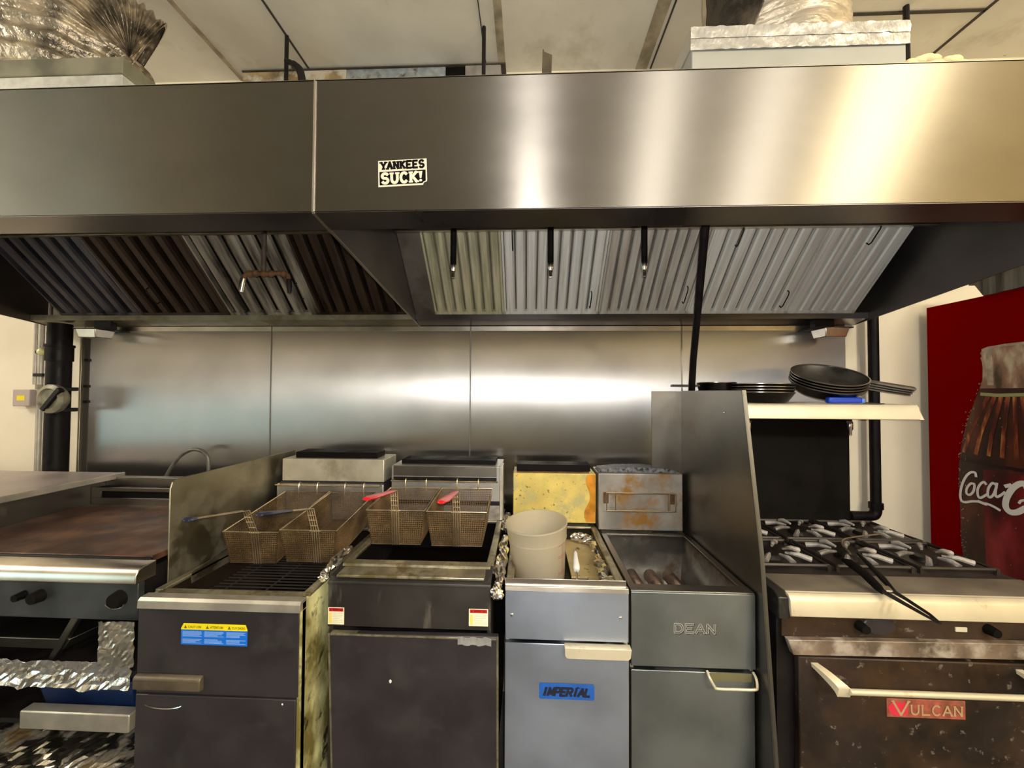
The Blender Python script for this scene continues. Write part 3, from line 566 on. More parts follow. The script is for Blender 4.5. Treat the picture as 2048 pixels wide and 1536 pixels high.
# right wall pipe with elbow
t = thing('gas_pipe', 'slim black pipe down the right wall with an elbow behind the stove', 'pipe', (1.727, -0.06, 0.95))
MB().tube([(1.727, -0.06, 0.985), (1.727, -0.06, 1.99)], 0.0215, 14).build('pipe', M_PIPE, t)
MB().tube(smoothpath([(1.727, -0.06, 1.02), (1.724, -0.06, 0.985), (1.700, -0.06, 0.968), (1.60, -0.06, 0.968)], 6), 0.0235, 14).build('elbow', M_PIPE, t)
MB().tube([(1.727, -0.06, 1.005), (1.727, -0.06, 1.035)], 0.029, 14).build('collar', M_PIPE, t)
MB().box(1.70, 1.755, -0.038, -0.001, 1.60, 1.62).build('clamp', M_BLKSTEEL, t)

# ------------------------------------------------------------------ vending machine
XM = 2.0
t = thing('vending_machine', 'red soda vending machine with a bottle picture, right of the stove', 'vending machine', (2.45, -0.5, 0))
MB().box(XM+0.004, 2.92, -1.00, -0.045, 0.02, 2.000).build('cabinet', mat('machine_dark_red', srgb(90, 4, 4), 0.4), t, 0.006)
MB().box(XM, XM+0.004, -0.985, -0.045, 0.04, 2.006).build('side_panel', M_RED, t, 0.001)
cr = MB(); cr.prism([(-0.240, 2.086), (-0.240, 2.064), (-0.262, 2.060), (-0.294, 2.004), (-1.02, 2.028), (-1.02, 2.135)], 0, XM-0.012, 2.6)
cr.build('crown_trim', M_CROWN, t)
# printed picture of a glass bottle on the side panel: s runs toward the room, i.e. -y
SO = Vector((XM, 0, 0)); PU = Vector((0, -1, 0)); PN = Vector((-1, 0, 0)); CS = 0.385
half = [(1.782, 0.085), (1.775, 0.108), (1.755, 0.118), (1.740, 0.112), (1.735, 0.118), (1.715, 0.112), (1.690, 0.110), (1.637, 0.112), (1.60, 0.122), (1.56, 0.136), (1.50, 0.156), (1.43, 0.178),
        (1.363, 0.193), (1.30, 0.203), (1.246, 0.209), (1.17, 0.211), (1.085, 0.209), (1.00, 0.207), (0.92, 0.207), (0.86, 0.203), (0.80, 0.196), (0.72, 0.192), (0.5, 0.20), (0.35, 0.195)]
def slab(rows, lift, fn=lambda a: a):
    mb = MB()
    for (z0, a0), (z1, a1) in zip(rows[:-1], rows[1:]):
        mb.poly([SO+PU*(CS-a0)+UZ*z0+PN*lift, SO+PU*(CS+a0)+UZ*z0+PN*lift, SO+PU*(CS+a1)+UZ*z1+PN*lift, SO+PU*(CS-a1)+UZ*z1+PN*lift])
    return mb
def printmat(name, stops, nscale, stretch, detail=6):
    m = bpy.data.materials.new(name); m.use_nodes = True; nt = m.node_tree; N = nt.nodes; L = nt.links; b = N['Principled BSDF']
    b.inputs['Roughness'].default_value = 0.4
    tc = N.new('ShaderNodeTexCoord'); mp = N.new('ShaderNodeMapping'); mp.inputs['Scale'].default_value = stretch
    n = N.new('ShaderNodeTexNoise'); n.inputs['Scale'].default_value = nscale; n.inputs['Detail'].default_value = detail
    cr = N.new('ShaderNodeValToRGB'); L.new(tc.outputs['Object'], mp.inputs[0]); L.new(mp.outputs[0], n.inputs['Vector']); L.new(n.outputs['Fac'], cr.inputs[0]); L.new(cr.outputs[0], b.inputs['Base Color'])
    e = cr.color_ramp.elements; e[0].position = stops[0][0]; e[0].color = (*stops[0][1], 1); e[1].position = stops[1][0]; e[1].color = (*stops[1][1], 1)
    for p, c in stops[2:]: x = e.new(p); x.color = (*c, 1)
    return m
pic = slab(half, 0.0010).build('bottle_picture', printmat('printed_cola', [(0.36, srgb(30, 16, 10)), (0.50, srgb(58, 22, 12)), (0.62, srgb(84, 34, 18)), (0.74, srgb(92, 66, 40))], 10, (1, 1.0, 0.35)), t, smooth=False)
slab([(z, a*0.985) for z, a in half if z > 1.58], 0.0014).build('printed_glass', printmat('printed_glass', [(0.32, srgb(74, 62, 44)), (0.5, srgb(150, 112, 92)), (0.66, srgb(196, 182, 152))], 13, (1, 1.6, 0.6)), pic, smooth=False)
mb = MB(); ribbon(mb, [(CS-0.115, 1.575), (CS-0.06, 1.570), (CS+0.0, 1.572), (CS+0.115, 1.575)], 0.014, SO, PU, UZ, PN, 0.0020); mb.build('printed_fill_line', mat('print_olive', srgb(152, 150, 104), 0.4), pic, smooth=False)
mb = MB()
for k in range(9):
    a0 = -0.150+0.0375*k
    ribbon(mb, [(CS+a0*0.62, 1.560), (CS+a0*0.82, 1.49), (CS+a0*1.08, 1.40), (CS+a0*1.25, 1.31)], 0.015, SO, PU, UZ, PN, 0.0018)
mb.build('printed_ribs', printmat('print_amber', [(0.40, srgb(70, 20, 12)), (0.52, srgb(128, 56, 26)), (0.64, srgb(186, 122, 64))], 14, (1, 2.5, 0.6)), pic, smooth=False)
mb = MB()
band = [(z, a) for z, a in half if 0.70 < z < 1.27]
for (z0, a0), (z1, a1) in zip(band[:-1], band[1:]):
    mb.poly([SO+PU*(CS-a0*0.55)+UZ*z0+PN*0.0017, SO+PU*(CS+a0)+UZ*z0+PN*0.0017, SO+PU*(CS+a1)+UZ*z1+PN*0.0017, SO+PU*(CS-a1*0.55)+UZ*z1+PN*0.0017])
mb.build('printed_red_band', printmat('print_red', [(0.36, srgb(58, 6, 10)), (0.52, srgb(104, 10, 18)), (0.68, srgb(150, 40, 44))], 7, (1, 1.2, 0.5)), pic, smooth=False)
rd = random.Random(5)
mb = MB()
for s0, z0, z1, w in ((-0.085, 1.77, 1.62, 0.022),): ribbon(mb, [(CS+s0, z0), (CS+s0+0.004, z1)], w, SO, PU, UZ, PN, 0.0022)
ribbon(mb, [(CS-0.107, 1.768), (CS-0.07, 1.777), (CS-0.03, 1.781), (CS+0.03, 1.782), (CS+0.09, 1.777)], 0.010, SO, PU, UZ, PN, 0.0022)
mb.build('printed_glint', mat('print_glint', srgb(176, 160, 138), 0.4, var=0.25, vscale=30), pic, smooth=False)
mb = MB()
for i in range(150):
    z = rd.uniform(0.75, 1.62); a = [h for h in half if h[0] <= z][0][1]
    s_ = CS-a+abs(rd.gauss(0, 0.012))-0.002 if i % 3 else CS+rd.uniform(-a, a)*0.95; w = rd.uniform(0.0012, 0.0036)
    ribbon(mb, [(s_, z), (s_+w*0.5, z+w*1.3)], w, SO, PU, UZ, PN, 0.0024)
tag(mb.build('printed_droplets', mat('print_droplet', srgb(150, 128, 104), 0.4, var=0.4, vscale=60), pic, smooth=False), kind='stuff')
ribmb = MB(); ribbon(ribmb, [(CS-0.20, 1.275), (CS-0.1, 1.268), (CS, 1.266), (CS+0.2, 1.275)], 0.014, SO, PU, UZ, PN, 0.0016); ribmb.build('printed_shadow_ring', mat('print_dark', srgb(30, 6, 6), 0.4), pic, smooth=False)
# script lettering: strokes in metres on the panel (distance from the wall, height)
SCR = [([(0.244, 1.208), (0.24, 1.224), (0.223, 1.221), (0.205, 1.199), (0.189, 1.16), (0.181, 1.118), (0.183, 1.088), (0.197, 1.081), (0.227, 1.093), (0.251, 1.099)], 0.01),
       ([(0.251, 1.1), (0.265, 1.097), (0.279, 1.095)], 0.012),
       ([(0.279, 1.098), (0.295, 1.096), (0.311, 1.091), (0.327, 1.084)], 0.01),
       ([(0.236, 1.173), (0.223, 1.171), (0.208, 1.148), (0.206, 1.124), (0.218, 1.12), (0.232, 1.138), (0.237, 1.161), (0.236, 1.173)], 0.0095),
       ([(0.28, 1.182), (0.273, 1.19), (0.26, 1.178), (0.249, 1.152), (0.25, 1.124), (0.26, 1.118), (0.283, 1.139)], 0.0095),
       ([(0.316, 1.188), (0.303, 1.192), (0.289, 1.167), (0.286, 1.138), (0.293, 1.129), (0.306, 1.144), (0.317, 1.178)], 0.0095),
       ([(0.319, 1.195), (0.313, 1.152), (0.317, 1.138), (0.329, 1.146), (0.345, 1.164)], 0.0095),
       ([(0.348, 1.19), (0.365, 1.199)], 0.014),
       ([(0.418, 1.198), (0.41, 1.214), (0.393, 1.21), (0.371, 1.186), (0.352, 1.144), (0.347, 1.107), (0.36, 1.088), (0.383, 1.093), (0.408, 1.115)], 0.022),
       ([(0.391, 1.132), (0.397, 1.143), (0.409, 1.149)], 0.009)]
mb = MB()
for pts, w in SCR:
    pp = [Vector((*p, 0)) for p in pts]; pp = smoothpath(pp, 5) if len(pp) > 2 else pp
    ribbon(mb, [(p.x, p.y) for p in pp], w, SO, PU, UZ, PN, 0.0026)
for k, s0 in enumerate((0.44, 0.475, 0.505)):   # the rest of the word, past the picture's edge
    if k == 1: ribbon(mb, [(s0, 1.10), (s0+0.012, 1.22)], 0.009, SO, PU, UZ, PN, 0.0026)
    else: ribbon(mb, arc(s0, 1.135, 0.016, 0.03, 0, 360, 12), 0.009, SO, PU, UZ, PN, 0.0026)
ribbon(mb, [(0.522, 1.165), (0.524, 1.105), (0.54, 1.11)], 0.009, SO, PU, UZ, PN, 0.0026)
mb.build('printed_lettering', mat('print_white', srgb(226, 222, 214), 0.4), pic, smooth=False)

# ------------------------------------------------------------------ counter and griddle at the left
t = thing('side_counter', 'flat-topped steel counter at the left edge beside the griddle', 'counter', (-2.75, -0.6, 0))
MB().box(-3.5, -2.135, -1.05, -0.17, 0.1, 1.128).build('body', M_STEELD, t, 0.004)
MB().box(-3.5, -2.06, -1.07, -0.155, 1.128, 1.150).build('top', M_COUNTER, t, 0.003)
MB().box(-2.072, -2.0585, -1.07, -0.155, 1.124, 1.152).build('top_edge', M_RIM, t, 0.003)
mb = MB()
for x in (-3.45, -2.2):
    for y in (-1.0, -0.22): mb.tube([(x, y, 0), (x, y, 0.1)], 0.02, 8)
mb.build('leg', M_STEELD, t)

GX0, GX1 = -2.125, -1.245
t = thing('griddle', 'flat-top griddle on an open cabinet, with a browned cooking plate', 'griddle', ((GX0+GX1)/2, -0.55, 0))
MB().box(GX0+0.015, GX1, -0.805, -0.265, 1.000, 1.020).build('cooking_plate', M_GRIDDLE, t, 0.002)
MB().box(GX0+0.015, GX1, -0.812, -0.800, 0.985, 1.016).build('plate_edge', M_BLKSTEEL, t, 0.002)
MB().box(GX0, GX0+0.014, -0.82, -0.18, 0.90, 1.124).build('side_splash', M_GUARD, t, 0.002)
bs = MB(); bs.box(GX0+0.015, GX1, -0.264, -0.255, 1.0, 1.050); bs.box(GX0+0.015, GX1, -0.264, -0.255, 1.082, 1.10); bs.box(GX0+0.015, GX1, -0.20, -0.16, 0.9, 1.135)
bs.box(GX0+0.015, -2.06, -0.264, -0.255, 1.05, 1.082); bs.box(-1.5, GX1, -0.264, -0.255, 1.05, 1.082)
bs.build('back_splash', M_GUARD, t, 0.001)
MB().box(GX0+0.015, GX1, -0.254, -0.21, 1.02, 1.095).build('flue_slot', M_BLACK, t)
MB().prism([(-0.812, 1.012), (-0.850, 1.010), (-0.868, 1.004), (-0.878, 0.990), (-0.880, 0.965), (-0.876, 0.962), (-0.812, 0.962)], 0, GX0, -1.222).build('front_rail', M_RAIL, t, 0.002)
MB().box(GX0, -1.224, -0.868, -0.845, 0.845, 0.962).build('control_panel', mat('blackened_panel', (0.05, 0.055, 0.058), 0.4, 0.3, var=0.3, vscale=8), t, 0.003)
MB().box(GX0, GX1, -0.845, -0.16, 0.84, 0.9845).build('body', M_BLKSTEEL, t)
for x, z, r in ((-1.60, 0.918, 0.013), (-1.545, 0.917, 0.020), (-2.0, 0.917, 0.02)):
    MB().tube([(x, -0.868, z), (x, -0.895, z)], [r, r*0.85], 12).build('knob', M_BLACK, t)
k = MB().tube([(-1.282, -0.868, 0.915), (-1.282, -0.89, 0.915)], [0.026, 0.022], 14).build('knob', M_BLACK, t)
MB().tube([(-1.282+0.030*math.cos(a), -0.884, 0.905+0.014*math.sin(a)) for a in [math.pi*(1.02+0.96*i/10) for i in range(11)]], 0.0028, 6).build('chrome_arc', M_CHROME, k)
cab = MB(); cab.box(GX0, GX0+0.02, -0.84, -0.16, 0.12, 0.845); cab.box(GX1-0.006, GX1, -0.84, -0.16, 0.12, 0.845); cab.box(GX0, GX1, -0.18, -0.16, 0.12, 0.845)
cab.box(GX0+0.02, GX1-0.006, -0.835, -0.18, 0.645, 0.665); cab.box(GX0+0.02, GX1-0.006, -0.835, -0.18, 0.485, 0.50); cab.box(GX0+0.02, GX1-0.006, -0.835, -0.18, 0.20, 0.215)
cab.build('open_cabinet', M_BLKSTEEL, t)
MB().box(-1.60, -1.238, -0.872, -0.836, 0.50, 0.556).build('shelf_lip', M_RIM, t, 0.004)
ch = MB(); ch.hexa([(-2.08, -0.80, 0.70), (-1.55, -0.80, 0.70), (-1.50, -0.55, 0.70), (-2.08, -0.55, 0.70)], [(-2.08, -0.80, 0.735), (-1.53, -0.80, 0.735), (-1.48, -0.55, 0.735), (-2.08, -0.55, 0.735)])
ch.hexa([(-1.60, -0.81, 0.665), (-1.575, -0.81, 0.665), (-1.575, -0.79, 0.665), (-1.60, -0.79, 0.665)], [(-1.50, -0.81, 0.84), (-1.475, -0.81, 0.84), (-1.475, -0.79, 0.84), (-1.50, -0.79, 0.84)])
ch.build('grease_tray', M_GUARD, t, 0.003)
mb = MB()
for x in (GX0+0.03, GX1-0.03):
    for y in (-0.8, -0.2): mb.tube([(x, y, 0), (x, y, 0.125)], 0.02, 8)
mb.build('leg', M_STEELD, t)
# foil around the griddle cabinet
def foil_sheet(name, fn, nu, nv, amp, seed, material, label, cat='foil'):
    w = wobble(seed); rn = random.Random(seed); mb = MB()
    def g(u, v):
        p = Vector(fn(u, v)); k = amp*(w(p*1.7)+rn.uniform(-0.8, 0.8)); return p+Vector((rn.uniform(-.3, .3)*amp, -abs(k), k*0.5))
    mb.grid(g, nu, nv)
    o = single(mb, name, material, label, cat); o.data.polygons.foreach_set('use_smooth', [False]*len(o.data.polygons)); sd = o.modifiers.new('solid', 'SOLIDIFY'); sd.thickness = 0.0008; return o
foil_sheet('foil_wrap', lambda u, v: (GX0+0.02+u*0.872, -0.880+0.01*math.sin(v*math.pi), 0.640+0.083*v), 64, 8, 0.0055, 31, M_FOIL, 'crumpled foil wrapped along the upper shelf edge of the griddle cabinet')
foil_sheet('foil_sheet', lambda u, v: (-1.330+u*0.116, -0.884, 0.715+0.137*v), 12, 14, 0.0035, 32, M_FOILD, 'soiled foil square covering the right side of the griddle cabinet opening')
foil_sheet('foil_sheet', lambda u, v: (-2.05+u*0.80, -0.885+v*0.4, 0.345+0.085*v), 50, 24, 0.008, 33, M_FOILD, 'crumpled foil heap on the bottom shelf under the griddle')
MB_ = MB().hexa([(-1.60, -0.80, 0.502), (-1.30, -0.80, 0.502), (-1.30, -0.6, 0.502), (-1.60, -0.6, 0.502)], [(-1.62, -0.82, 0.615), (-1.29, -0.82, 0.615), (-1.29, -0.58, 0.615), (-1.62, -0.58, 0.615)])
single(MB_, 'tub', M_DKBLUE, 'dark blue plastic tub on the lower shelf under the griddle', 'tub', bevel=0.006)
# curled hose behind the griddle
single(MB().tube(smoothpath([(-1.95, -0.09, 1.02), (-1.915, -0.09, 1.10), (-1.85, -0.09, 1.206), (-1.79, -0.09, 1.252), (-1.735, -0.09, 1.260), (-1.69, -0.09, 1.235), (-1.675, -0.09, 1.18), (-1.675, -0.09, 1.0), (-1.675, -0.09, 0.5), (-1.675, -0.09, 0.002)], 6), 0.0095, 10),
       'curled_hose', mat('hose_grey', (0.16, 0.15, 0.125), 0.45, 0.5, var=0.2, vscale=30), 'grey hose curling up against the backsplash behind the griddle', 'hose')

# ------------------------------------------------------------------ splash guards
g1 = [(-0.06, 1.262), (-0.735, 1.262), (-0.757, 1.253), (-0.765, 1.232), (-0.765, 0.70), (-0.06, 0.70)]
t = thing('splash_guard', 'greasy steel splash guard with a rounded corner, between griddle and first fryer', 'splash guard', (-1.218, -0.4, 0))
MB().prism(g1, 0, -1.231, -1.226).build('panel', M_STEELD, t, 0.0015)
MB().box(-1.231, -1.226, -0.70, -0.10, 0.0, 0.70).build('foot', M_STEELD, t)
t = thing('splash_guard', 'tall clean steel splash guard with a slanted front, between fourth fryer and stove', 'splash guard', (0.742, -0.5, 0))
g2 = [(-0.155, 1.583), (-0.682, 1.583), (-0.775, 1.06), (-0.838, 0.45), (-0.85, 0.0), (-0.155, 0.0)]
MB().prism(g2, 0, 0.742, 0.746).build('panel', M_GUARD, t, 0.001)
MB().box(0.602, 0.742, -0.157, -0.153, 0.90, 1.581).build('return_panel', M_GUARD, t)
MB().prism([(-0.682, 1.583), (-0.775, 1.06), (-0.838, 0.45), (-0.85, 0.0), (-0.845, 0.0), (-0.833, 0.45), (-0.770, 1.06), (-0.677, 1.583)], 0, 0.7415, 0.755).build('front_hem', mat('hem_steel', (0.15, 0.14, 0.12), 0.45, 0.9), t)
rv = MB(); rv.ball((0.7415, -0.56, 1.50), 0.004, u=8, v=5); rv.build('rivet', M_CHROME, t)

# ------------------------------------------------------------------ fryers
def fryer_shell(t, x0, x1, yf, zr, side, yb=-0.06, vat_front=0.06, vat_back=-0.26, vatmat=M_VAT, rimmat=M_RIMG, depth=0.30, rim_w=0.016, bottom=None):
    s = MB(); w = 0.012
    s.box(x0, x0+w, yf+0.012, yb, 0.12, zr-0.006); s.box(x1-w, x1, yf+0.012, yb, 0.12, zr-0.006)
    s.box(x0+w, x1-w, yb-w, yb, 0.12, zr-0.006); s.box(x0+w, x1-w, yf+0.03, yb-w, 0.12, 0.14)
    s.build('cabinet', side, t)
    va, vb = yf+vat_front, vat_back; xa, xb = x0+0.022, x1-0.022; zb_ = zr-depth
    v = MB(); k = 0.03
    T = [(xa, va, zr-0.001), (xb, va, zr-0.001), (xb, vb, zr-0.001), (xa, vb, zr-0.001)]; B = [(xa+k, va+k, zb_), (xb-k, va+k, zb_), (xb-k, vb-k, zb_), (xa+k, vb-k, zb_)]
    v.faces(T+B, [(0, 1, 5, 4), (1, 2, 6, 5), (2, 3, 7, 6), (3, 0, 4, 7), (4, 5, 6, 7)])
    o = v.build('vat', vatmat, t); so_ = o.modifiers.new('solid', 'SOLIDIFY'); so_.thickness = 0.003; so_.offset = 0
    r = MB()
    for a in ((x0, xa+0.004, va-0.01, vb), (xb-0.004, x1, va-0.01, vb)): r.box(a[0], a[1], a[2], a[3], zr-0.008, zr+0.004)
    r.box(xa, xb, yf+0.006, va+0.004, zr-0.008, zr+0.002); r.box(xa, xb, vb-0.004, vb+0.012, zr-0.008, zr+0.004)
    r.build('rim', rimmat, t, 0.003)
    for x in (x0+0.05, x1-0.05):
        for y in (yf+0.08, yb-0.08):
            MB().tube([(x, y, 0), (x, y, 0.125)], 0.02, 8).build('leg', M_STEELD, t)
    return xa, xb, va, vb
def hooks_bar(t, x0, x1, y, z, material): return MB().tube([(x0, y, z), (x1, y, z)], 0.0035, 8).build('hanger_bar', material, t)
def tiny_lines(mb, x0, x1, z0, z1, y, n, seed, hgt):
    r = random.Random(seed)
    for i in range(n):
        z = z1-(i+0.5)*(z1-z0)/n; xe = x1-(x1-x0)*r.choice([0, 0, 0.08, 0.3]); rect(mb, x0, xe, z-hgt/2, z+hgt/2, y)

# fryer one
x0, x1, yf, zr = -1.192, -0.682, -0.895, 0.930
t = thing('deep_fryer', 'black-fronted fryer with a blue and yellow caution label, nearest the griddle', 'fryer', ((x0+x1)/2, -0.5, 0), 'row of deep fryers')
fryer_shell(t, x0, x1, yf, zr, M_OLIVE, vatmat=mat('blackened_vat', (0.03, 0.02, 0.012), 0.4, 0.5, var=0.4, vscale=6), rimmat=M_RIMG, vat_back=-0.27)
MB().prism([(yf+0.03, zr+0.004), (yf+0.004, zr+0.003), (yf-0.004, zr-0.004), (yf-0.006, zr-0.027), (yf+0.03, zr-0.027)], 0, x0, x1).build('front_rim', M_RIM, t, 0.001)
MB().box(x0, x1-0.006, yf, yf+0.012, 0.648, zr-0.027).build('front_panel', M_CHAR, t, 0.0015)
MB().box(x1-0.012, x1, yf+0.006, yf+0.03, 0.12, zr-0.027).build('corner_post', M_OLIVE, t, 0.002)
d = MB().box(x0, x1-0.010, yf-0.002, yf+0.016, 0.15, 0.643).build('door', M_CHAR, t, 0.002)
MB().prism([(yf-0.018, 0.668), (yf-0.004, 0.664), (yf, 0.664), (yf, 0.708), (yf-0.012, 0.706), (yf-0.018, 0.700)], 0, x0+0.004, -0.978).build('handle', mat('dull_brown_steel', (0.13, 0.105, 0.07), 0.4, 0.5, var=0.3, vscale=14), t, 0.003)
MB().tube([(-1.10+0.062*math.cos(a), yf-0.006, 0.622+0.016*math.sin(a)) for a in [math.pi*(1.12+0.76*i/10) for i in range(11)]], 0.002, 6).build('latch_wire', M_CHROME, d)
lb = rect(MB(), -1.054, -0.845, 0.797, 0.842, yf-0.0008, 0).build('caution_label', M_LBLBLUE, t, smooth=False)
lb['label'] = 'blue and yellow caution label'
h = MB(); h.poly([(-1.054, yf-0.0010, 0.842), (-0.845, yf-0.0010, 0.842), (-0.845, yf-0.0010, 0.846), (-0.851, yf-0.0010, 0.861), (-1.046, yf-0.0010, 0.861), (-1.054, yf-0.0010, 0.846)]); h.build('yellow_header', M_LBLYEL, lb, smooth=False)
h = MB()
for i, wd in enumerate(('CAUTION', 'ATTENTION', 'CUIDADO')):
    xx = -1.045+0.069*i; h.poly([(xx, yf-0.0013, 0.846), (xx+0.010, yf-0.0013, 0.846), (xx+0.005, yf-0.0013, 0.856)])
    text(h, wd, xx+0.014, 0.8475, 0.040, 0.006, 0.0012, Vector((0, yf, 0)), UX, UZ, NY, 0.0013)
h.build('header_lettering', mat('label_olive_ink', (0.16, 0.13, 0.01), 0.5), lb, smooth=False)
h = MB()
for i in range(3):
    xx = -1.049+0.069*i
    tiny_lines(h, xx, xx+0.060, 0.821, 0.838, yf-0.0011, 5, i+2, 0.0024); tiny_lines(h, xx, xx+0.060, 0.801, 0.815, yf-0.0011, 4, i+8, 0.0024)
h.build('fine_print', M_LBLLT, lb, smooth=False)
MB().ball((-0.732, yf-0.001, 0.630), 0.004, (1, 0.4, 1.2), 8, 5).build('white_fleck', M_WHITE, d)
rk = MB()
for i in range(22): rk.bar((x0+0.05, -0.80+i*0.022, 0.855), (x1-0.05, -0.80+i*0.022, 0.855), 0.002)
for x in (x0+0.10, -0.94, x1-0.10): rk.bar((x, -0.82, 0.852), (x, -0.32, 0.852), 0.002)
rk.build('crumb_rack', mat('rack_wire', (0.10, 0.085, 0.07), 0.4, 0.7), t)
MB().box(x0+0.055, x1-0.055, yf+0.10, -0.31, 0.70, 0.72).build('oil', M_OIL, t)
br = MB().prism([(-0.74, 0.90), (-0.52, 0.90), (-0.50, 0.95), (-0.56, 0.965), (-0.74, 0.935)], 0, x0+0.023, x0+0.026); br.build('side_bracket', M_STEELD, t)
f = MB().box(-1.185, -0.685, -0.230, -0.062, 1.138, 1.245).build('flue', M_FLUE, t, 0.003)
MB().box(-1.197, -0.680, -0.250, -0.235, zr+0.005, 1.130).build('flue_front', M_FLUE2, t, 0.002)
MB().box(-1.19, -0.684, -0.234, -0.062, zr, 1.137).build('flue_body', M_CHAR, t)
MB().box(-1.135, -0.73, -0.205, -0.10, 1.245, 1.274).build('flue_cap', M_BLACK, t, 0.003)
hooks_bar(t, -1.19, -0.688, -0.272, 1.128, M_WIREB)
for x in (-1.185, -0.692): MB().tube([(x, -0.251, 1.128), (x, -0.272, 1.128)], 0.004, 6).build('bar_bracket', M_WIREB, t)

# fryer two
x0, x1, yf, zr = -0.640, -0.114, -0.815, 0.975
t = thing('deep_fryer', 'black-fronted fryer with two small red-headed warning labels', 'fryer', ((x0+x1)/2, -0.5, 0), 'row of deep fryers')
fryer_shell(t, x0, x1, yf, zr, M_CHARG, vatmat=M_BLACK, rimmat=M_RIMG, vat_front=0.105, vat_back=-0.27)
MB().prism([(yf+0.09, zr+0.006), (yf+0.070, zr+0.004), (yf+0.06, zr-0.002), (yf-0.004, zr-0.014), (yf-0.006, zr-0.022), (yf+0.09, zr-0.022)], 0, x0, x1).build('front_apron', M_CHARG, t, 0.002)
MB().prism([(yf+0.105, zr+0.010), (yf+0.072, zr+0.010), (yf+0.066, zr+0.002), (yf+0.105, zr+0.002)], 0, x0+0.012, x1-0.008).build('front_rim', M_RIMG, t, 0.002)
MB().box(x0, x1, yf, yf+0.012, 0.816, zr-0.022).build('front_panel', M_CHARG, t, 0.002)
d = MB().hexa([(x0+0.040, yf-0.022, 0.15), (x1+0.030, yf-0.022, 0.15), (x1+0.030, yf-0.002, 0.15), (x0+0.040, yf-0.002, 0.15)],
              [(x0+0.014, yf-0.022, 0.806), (x1+0.026, yf-0.022, 0.812), (x1+0.026, yf-0.002, 0.812), (x0+0.014, yf-0.002, 0.806)]).build('door', M_CHAR, t, 0.003)
MB().hexa([(x0+0.039, yf-0.0235, 0.15), (x0+0.044, yf-0.0235, 0.15), (x0+0.044, yf-0.02, 0.15), (x0+0.039, yf-0.02, 0.15)], [(x0+0.013, yf-0.0235, 0.806), (x0+0.019, yf-0.0235, 0.806), (x0+0.019, yf-0.02, 0.806), (x0+0.013, yf-0.02, 0.806)]).build('door_edge', M_RIMG, d)
MB().hexa([(x1+0.025, yf-0.0235, 0.15), (x1+0.031, yf-0.0235, 0.15), (x1+0.031, yf-0.02, 0.15), (x1+0.025, yf-0.02, 0.15)], [(x1+0.021, yf-0.0235, 0.812), (x1+0.027, yf-0.0235, 0.812), (x1+0.027, yf-0.02, 0.812), (x1+0.021, yf-0.02, 0.812)]).build('door_edge', M_RIMG, d)
MB().box(x0+0.02, x1+0.02, yf-0.0232, yf-0.003, 0.801, 0.807).build('door_top_edge', M_RIMG, d, 0.001)
foilstrip = MB().grid(lambda u, v: (-0.214+0.105*u, yf-0.0245-0.002*abs(math.sin(u*23)*math.cos(v*3)), 0.786+0.024*v+0.002*math.sin(u*17)), 20, 4).build('tape_patch', M_TAPE, d)
MB().ball((-0.425, yf-0.023, 0.665), 0.0045, (1, 0.4, 1.3), 8, 5).build('white_fleck', M_WHITE, d)
for xa, xb, za, zb_ in ((-0.645, -0.586, 0.822, 0.876), (-0.183, -0.122, 0.830, 0.884)):
    xa = max(xa, x0+0.001)
    lb = rect(MB(), xa, xb, za, zb_, yf-0.0008).build('warning_label', M_LBLCREAM, t, smooth=False); lb['label'] = 'white label with a red heading'
    rect(MB(), xa+0.003, xb-0.003, zb_-0.013, zb_-0.002, yf-0.0010).build('red_header', M_LBLRED, lb, smooth=False)
    h = MB(); h.poly([(xa+0.005, yf-0.0012, zb_-0.0115), (xa+0.013, yf-0.0012, zb_-0.0115), (xa+0.009, yf-0.0012, zb_-0.0035)])
    text(h, 'WARNING', xa+0.016, zb_-0.011, xb-xa-0.022, 0.007, 0.0013, Vector((0, yf, 0)), UX, UZ, NY, 0.0012); h.build('header_lettering', mat('dark_red_ink', srgb(110, 14, 14), 0.5), lb, smooth=False)
    h = MB(); tiny_lines(h, xa+0.016, xb-0.005, za+0.005, zb_-0.016, yf-0.0010, 6, 3, 0.0016); h.build('fine_print', mat('faint_print', srgb(196, 200, 170), 0.5), lb, smooth=False)
    rect(MB(), xa+0.003, xa+0.013, za+0.004, zb_-0.018, yf-0.0010).build('yellow_symbol', mat('faded_yellow', srgb(238, 214, 110), 0.5), lb, smooth=False)
MB().box(x0+0.05, x1-0.05, yf+0.13, -0.31, 0.86, 0.866).build('oil', M_OIL, t)
f = MB().box(-0.637, -0.121, -0.262, -0.062, 0.975, 1.226).build('flue', M_FLUE2, t, 0.003)
MB().box(-0.627, -0.142, -0.2635, -0.262, 1.156, 1.174).build('flue_slot', M_BLKSTEEL, f); MB().box(-0.627, -0.126, -0.2635, -0.262, 1.046, 1.066).build('flue_slot', M_BLKSTEEL, f)
MB().box(-0.627, -0.142, -0.2645, -0.262, 1.178, 1.224).build('upper_plate', M_GUARD, f, 0.001)
MB().box(-0.604, -0.151, -0.22, -0.10, 1.226, 1.246).build('flue_cap', M_BLACK, t, 0.003)
MB().box(-0.128, -0.112, -0.268, -0.20, 0.98, 1.232).build('flue_edge', M_RIM, t, 0.002)
hooks_bar(t, -0.63, -0.135, -0.288, 1.160, M_WIRE)
for x in (-0.625, -0.140): MB().tube([(x, -0.262, 1.160), (x, -0.288, 1.160)], 0.004, 6).build('bar_bracket', M_WIRE, t)

